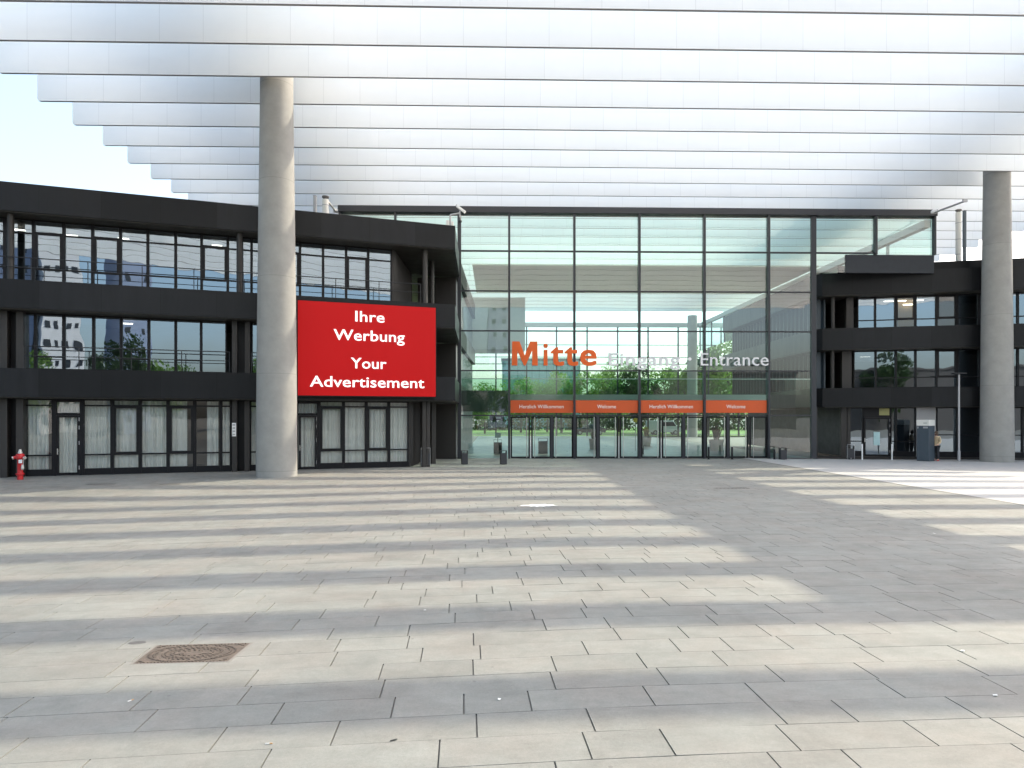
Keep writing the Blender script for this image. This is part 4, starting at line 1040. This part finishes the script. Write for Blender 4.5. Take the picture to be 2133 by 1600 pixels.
for px, Y, s, k, lab in ((1085, 108, .88, 0, 'green tree seen through the glass under the orange word'), (1140, 112, .95, 2, 'green tree seen through the glass before the teal office block'),
                         (1170, 104, .95, 0, 'green tree seen through the glass under the last letter of the orange word'), (1240, 106, 1.05, 2, 'tall green tree seen through the glass under the first white word'),
                         (1290, 110, 1.15, 0, 'tall bushy tree seen through the glass below the word Eingang'), (1330, 104, .98, 1, 'dark green tree seen through the glass right below the word Eingang'),
                         (1385, 106, 1.12, 2, 'broad green tree seen through the glass under the white dot'), (1425, 102, 1.0, 0, 'green tree seen through the glass beside the inner column'),
                         (1475, 100, 1.2, 1, 'dark tree seen through the glass under the word Entrance'), (1515, 96, 1.45, 0, 'tallest tree seen through the glass behind the word Entrance'),
                         (1010, 100, .75, 0, 'small tree seen through the glass left of the doors')):
    tree(tx(px, Y), Y, s, k, lab, TG, px * .7)
for x, y, s, k in ((-24, -44, 1.3, 1), (-14, -50, 1.15, 0), (-2.5, -50, 1.35, 1), (4, -54, 1.2, 2), (18, -52, 1.3, 0), (30, -50, 1.4, 1)):
    tree(x, y, s, k, 'dark green tree behind the viewer, mirrored in the office windows', 'trees mirrored in the glass', x)

# ------------------------------------------------------------------ far buildings, lawn, planters and cars
MB().box(-60, 70, 89.5, 160, -.1, -.004).build('lawn', M['lawn'])['kind'] = 'structure'
MB().box(-60, 70, 93, 96.5, -.1, .002).build('road', M['asphalt'])['kind'] = 'structure'
MB().box(-60, -11, 41.0, 89.4, -.1, -.003).build('side_ground', M['asphalt'])['kind'] = 'structure'
def block(x, y, wd, dp, h, wall, label, fl=3.0, bay=3.0, rz=0.0, face=1, roof=True):
    root = empty('tower_block' if h > 20 else 'far_building', (x, y, 0), rz, label, 'building', None)
    MB().box(-wd / 2, wd / 2, -dp / 2, dp / 2, -.2, h).build('wall', M[wall], root)
    MB().box(-wd / 2 - .2, wd / 2 + .2, -dp / 2 - .2, dp / 2 + .2, h + .002, h + .5).build('roof', M['roof_tile'], root)
    if bay:
        nz, nx = int((h - 1.5) / fl), int(wd / bay)
        base = None
        cand = [(i, j) for j in range(nz) for i in range(nx)][:96]
        for i, j in cand:
            cx_ = -wd / 2 + (i + .5) * wd / nx; z0 = 1.4 + j * fl
            yy = face * dp / 2
            if base is None:
                b = MB(); b.box(-.36, .36, -.04, .05, 0, 1.05); base = b.build('window', M['window_dark'], root); base.location = (cx_, yy, z0)
            else:
                o = base.copy(); COL.objects.link(o); o.parent = root; o.location = (cx_, yy, z0)
    return root
block(-8.2, -72, 5.5, 14, 42, 'tower_white', 'white tower block behind the viewer, mirrored in the left first floor windows', 3.0, 1.35)
block(-15.5, -76, 8, 14, 44, 'tower_shaded', 'shaded side of the white tower block behind the viewer, shade put into its blue grey colour', 3.0, 2.6)  # added block that stands in for the white tower's shaded side
block(2.4, -72, 4.6, 14, 40, 'tower_shaded', 'slim tower block behind the viewer with shade put into its blue grey colour, mirrored in the left first floor windows', 3.0, 2.2)
block(42, -60, 40, 14, 11, 'roof_tile', 'long low dark building behind the viewer, mirrored in the right windows', 3.2, 0)
r_ = block(tx(1125, 150), 150, 16.5, 12, CAM_H + (HY - 756) / FOC * 150, 'teal', 'teal glazed office block far behind the hall under the orange word', 3, 0)

def wood():
    b = MB(); rnd = []; r = random.Random(11)
    for _ in range(16000):
        x = r.uniform(-60, 75); h = 5.5 + 2.2 * math.sin(x * .31) + 1.5 * math.sin(x * .83 + 1)
        p = Vector((x, 128 + r.uniform(-3.5, 3.5), r.uniform(0, h) * (1 - .15 * r.random())))
        q = r.uniform(.2, .42); a = Vector((r.gauss(0, 1), r.gauss(0, 1), r.gauss(0, .6))).normalized(); e = a.orthogonal().normalized() * q; f = a.cross(e).normalized() * q * .7
        b.add([p - e, p + f, p + e, p - f], [(0, 1, 2, 3)]); rnd.append(r.random())
    o = b.build('woodland_edge', M['leaf_dark']); a = o.data.attributes.new('rnd', 'FLOAT', 'FACE'); a.data.foreach_set('value', rnd); o['kind'] = 'stuff'
    o['label'] = 'dark mass of bushes closing the view beyond the lawn behind the hall'
wood()
def planter(px, Y, wpx, hp, label, leafm, spiky=True):
    x = tx(px, Y); root = empty('planter', (x, Y, .004), 0, label, 'planter', 'planters inside the hall')
    wd = wpx / FOC * Y / 2
    MB().lathe([(wd * .8, 0), (wd, .75), (wd * 1.05, .77), (wd * 1.05, .82), (wd * .9, .82), (wd * .88, .72)], 20).build('pot', M['pot'], root, smooth=40)
    b = MB(); rnd = []; r = random.Random(int(px))
    for i in range(130):
        a = r.random() * 6.28; l_ = r.uniform(.5, 1.0) * hp; lean = r.uniform(.05, .75); q = Vector((math.cos(a), math.sin(a), 0)); p0 = q * wd * .3 * r.random() + Vector((0, 0, .72))
        p1 = p0 + Vector((0, 0, l_ * .7)) + q * lean * .35 * l_; p2 = p1 + q * lean * .5 * l_ + Vector((0, 0, l_ * (.3 - .4 * lean))); sd = Vector((-q.y, q.x, 0)) * .035
        b.add([p0 - sd, p0 + sd, p1 + sd, p1 - sd, p2], [(0, 1, 2, 3), (3, 2, 4)]); rnd += [r.random()] * 2
    o = b.build('foliage', leafm, root); at_ = o.data.attributes.new('rnd', 'FLOAT', 'FACE'); at_.data.foreach_set('value', rnd)
planter(1346, 58, 22, 1.1, 'planter with yellow green grass seen through the third door bay', M['leaf_yellow'])
planter(1492, 50, 30, 1.5, 'planter with dark green bush seen through the fourth door bay', M['leaf_dark'])
planter(1236, 52, 18, .8, 'planter with dry plants seen through the second door bay', M['leaf_dark'])

def car(x, y, rz, paint, label, van=False):
    root = empty('parked_car', (x, y, .002), rz, label, 'car', 'cars parked beyond the hall')
    if van: pr = [(-2.4, .35), (2.3, .35), (2.4, .6), (2.3, .95), (1.7, 1.15), (1.15, 1.85), (.9, 1.95), (-2.3, 1.95), (-2.4, 1.7)]; wn = [(-.4, 1.2), (1.5, 1.2), (1.08, 1.78), (-.4, 1.78)]
    else: pr = [(-2.1, .32), (2.1, .32), (2.18, .6), (2.05, .8), (1.1, .92), (.45, 1.38), (-.9, 1.42), (-1.7, 1.0), (-2.12, .92), (-2.18, .6)]; wn = [(-1.45, .98), (.95, .95), (.4, 1.32), (-.85, 1.35)]
    MB().prismY(pr, -.85, .85).build('body', M[paint], root, bevel=.06)
    MB().prismY(wn, -.875, .875).build('window', M['window_dark'], root)
    for wx in (-1.35, 1.4):
        for wy in (-.8, .8):
            o = MB().tube((wx, wy - .1, .32), (wx, wy + .1, .32), .32, n=20).build('wheel', M['black'], root, smooth=40)
            MB().tube((wx, wy - .11, .32), (wx, wy + .11, .32), .19, n=14).build('rim', M['steel_matt'], o)
    for wy in (-.6, .6): MB().box(2.08, 2.2, wy - .16, wy + .16, .58, .74).build('headlight', M['white'], root, bevel=.02)
car(tx(1383, 94.5), 94.5, 0.0, 'car_white', 'white van parked beyond the hall, seen through the third door bay', True)
car(tx(1228, 94.5), 94.5, math.pi, 'car_dark', 'dark car parked beyond the hall, seen through the second door bay')
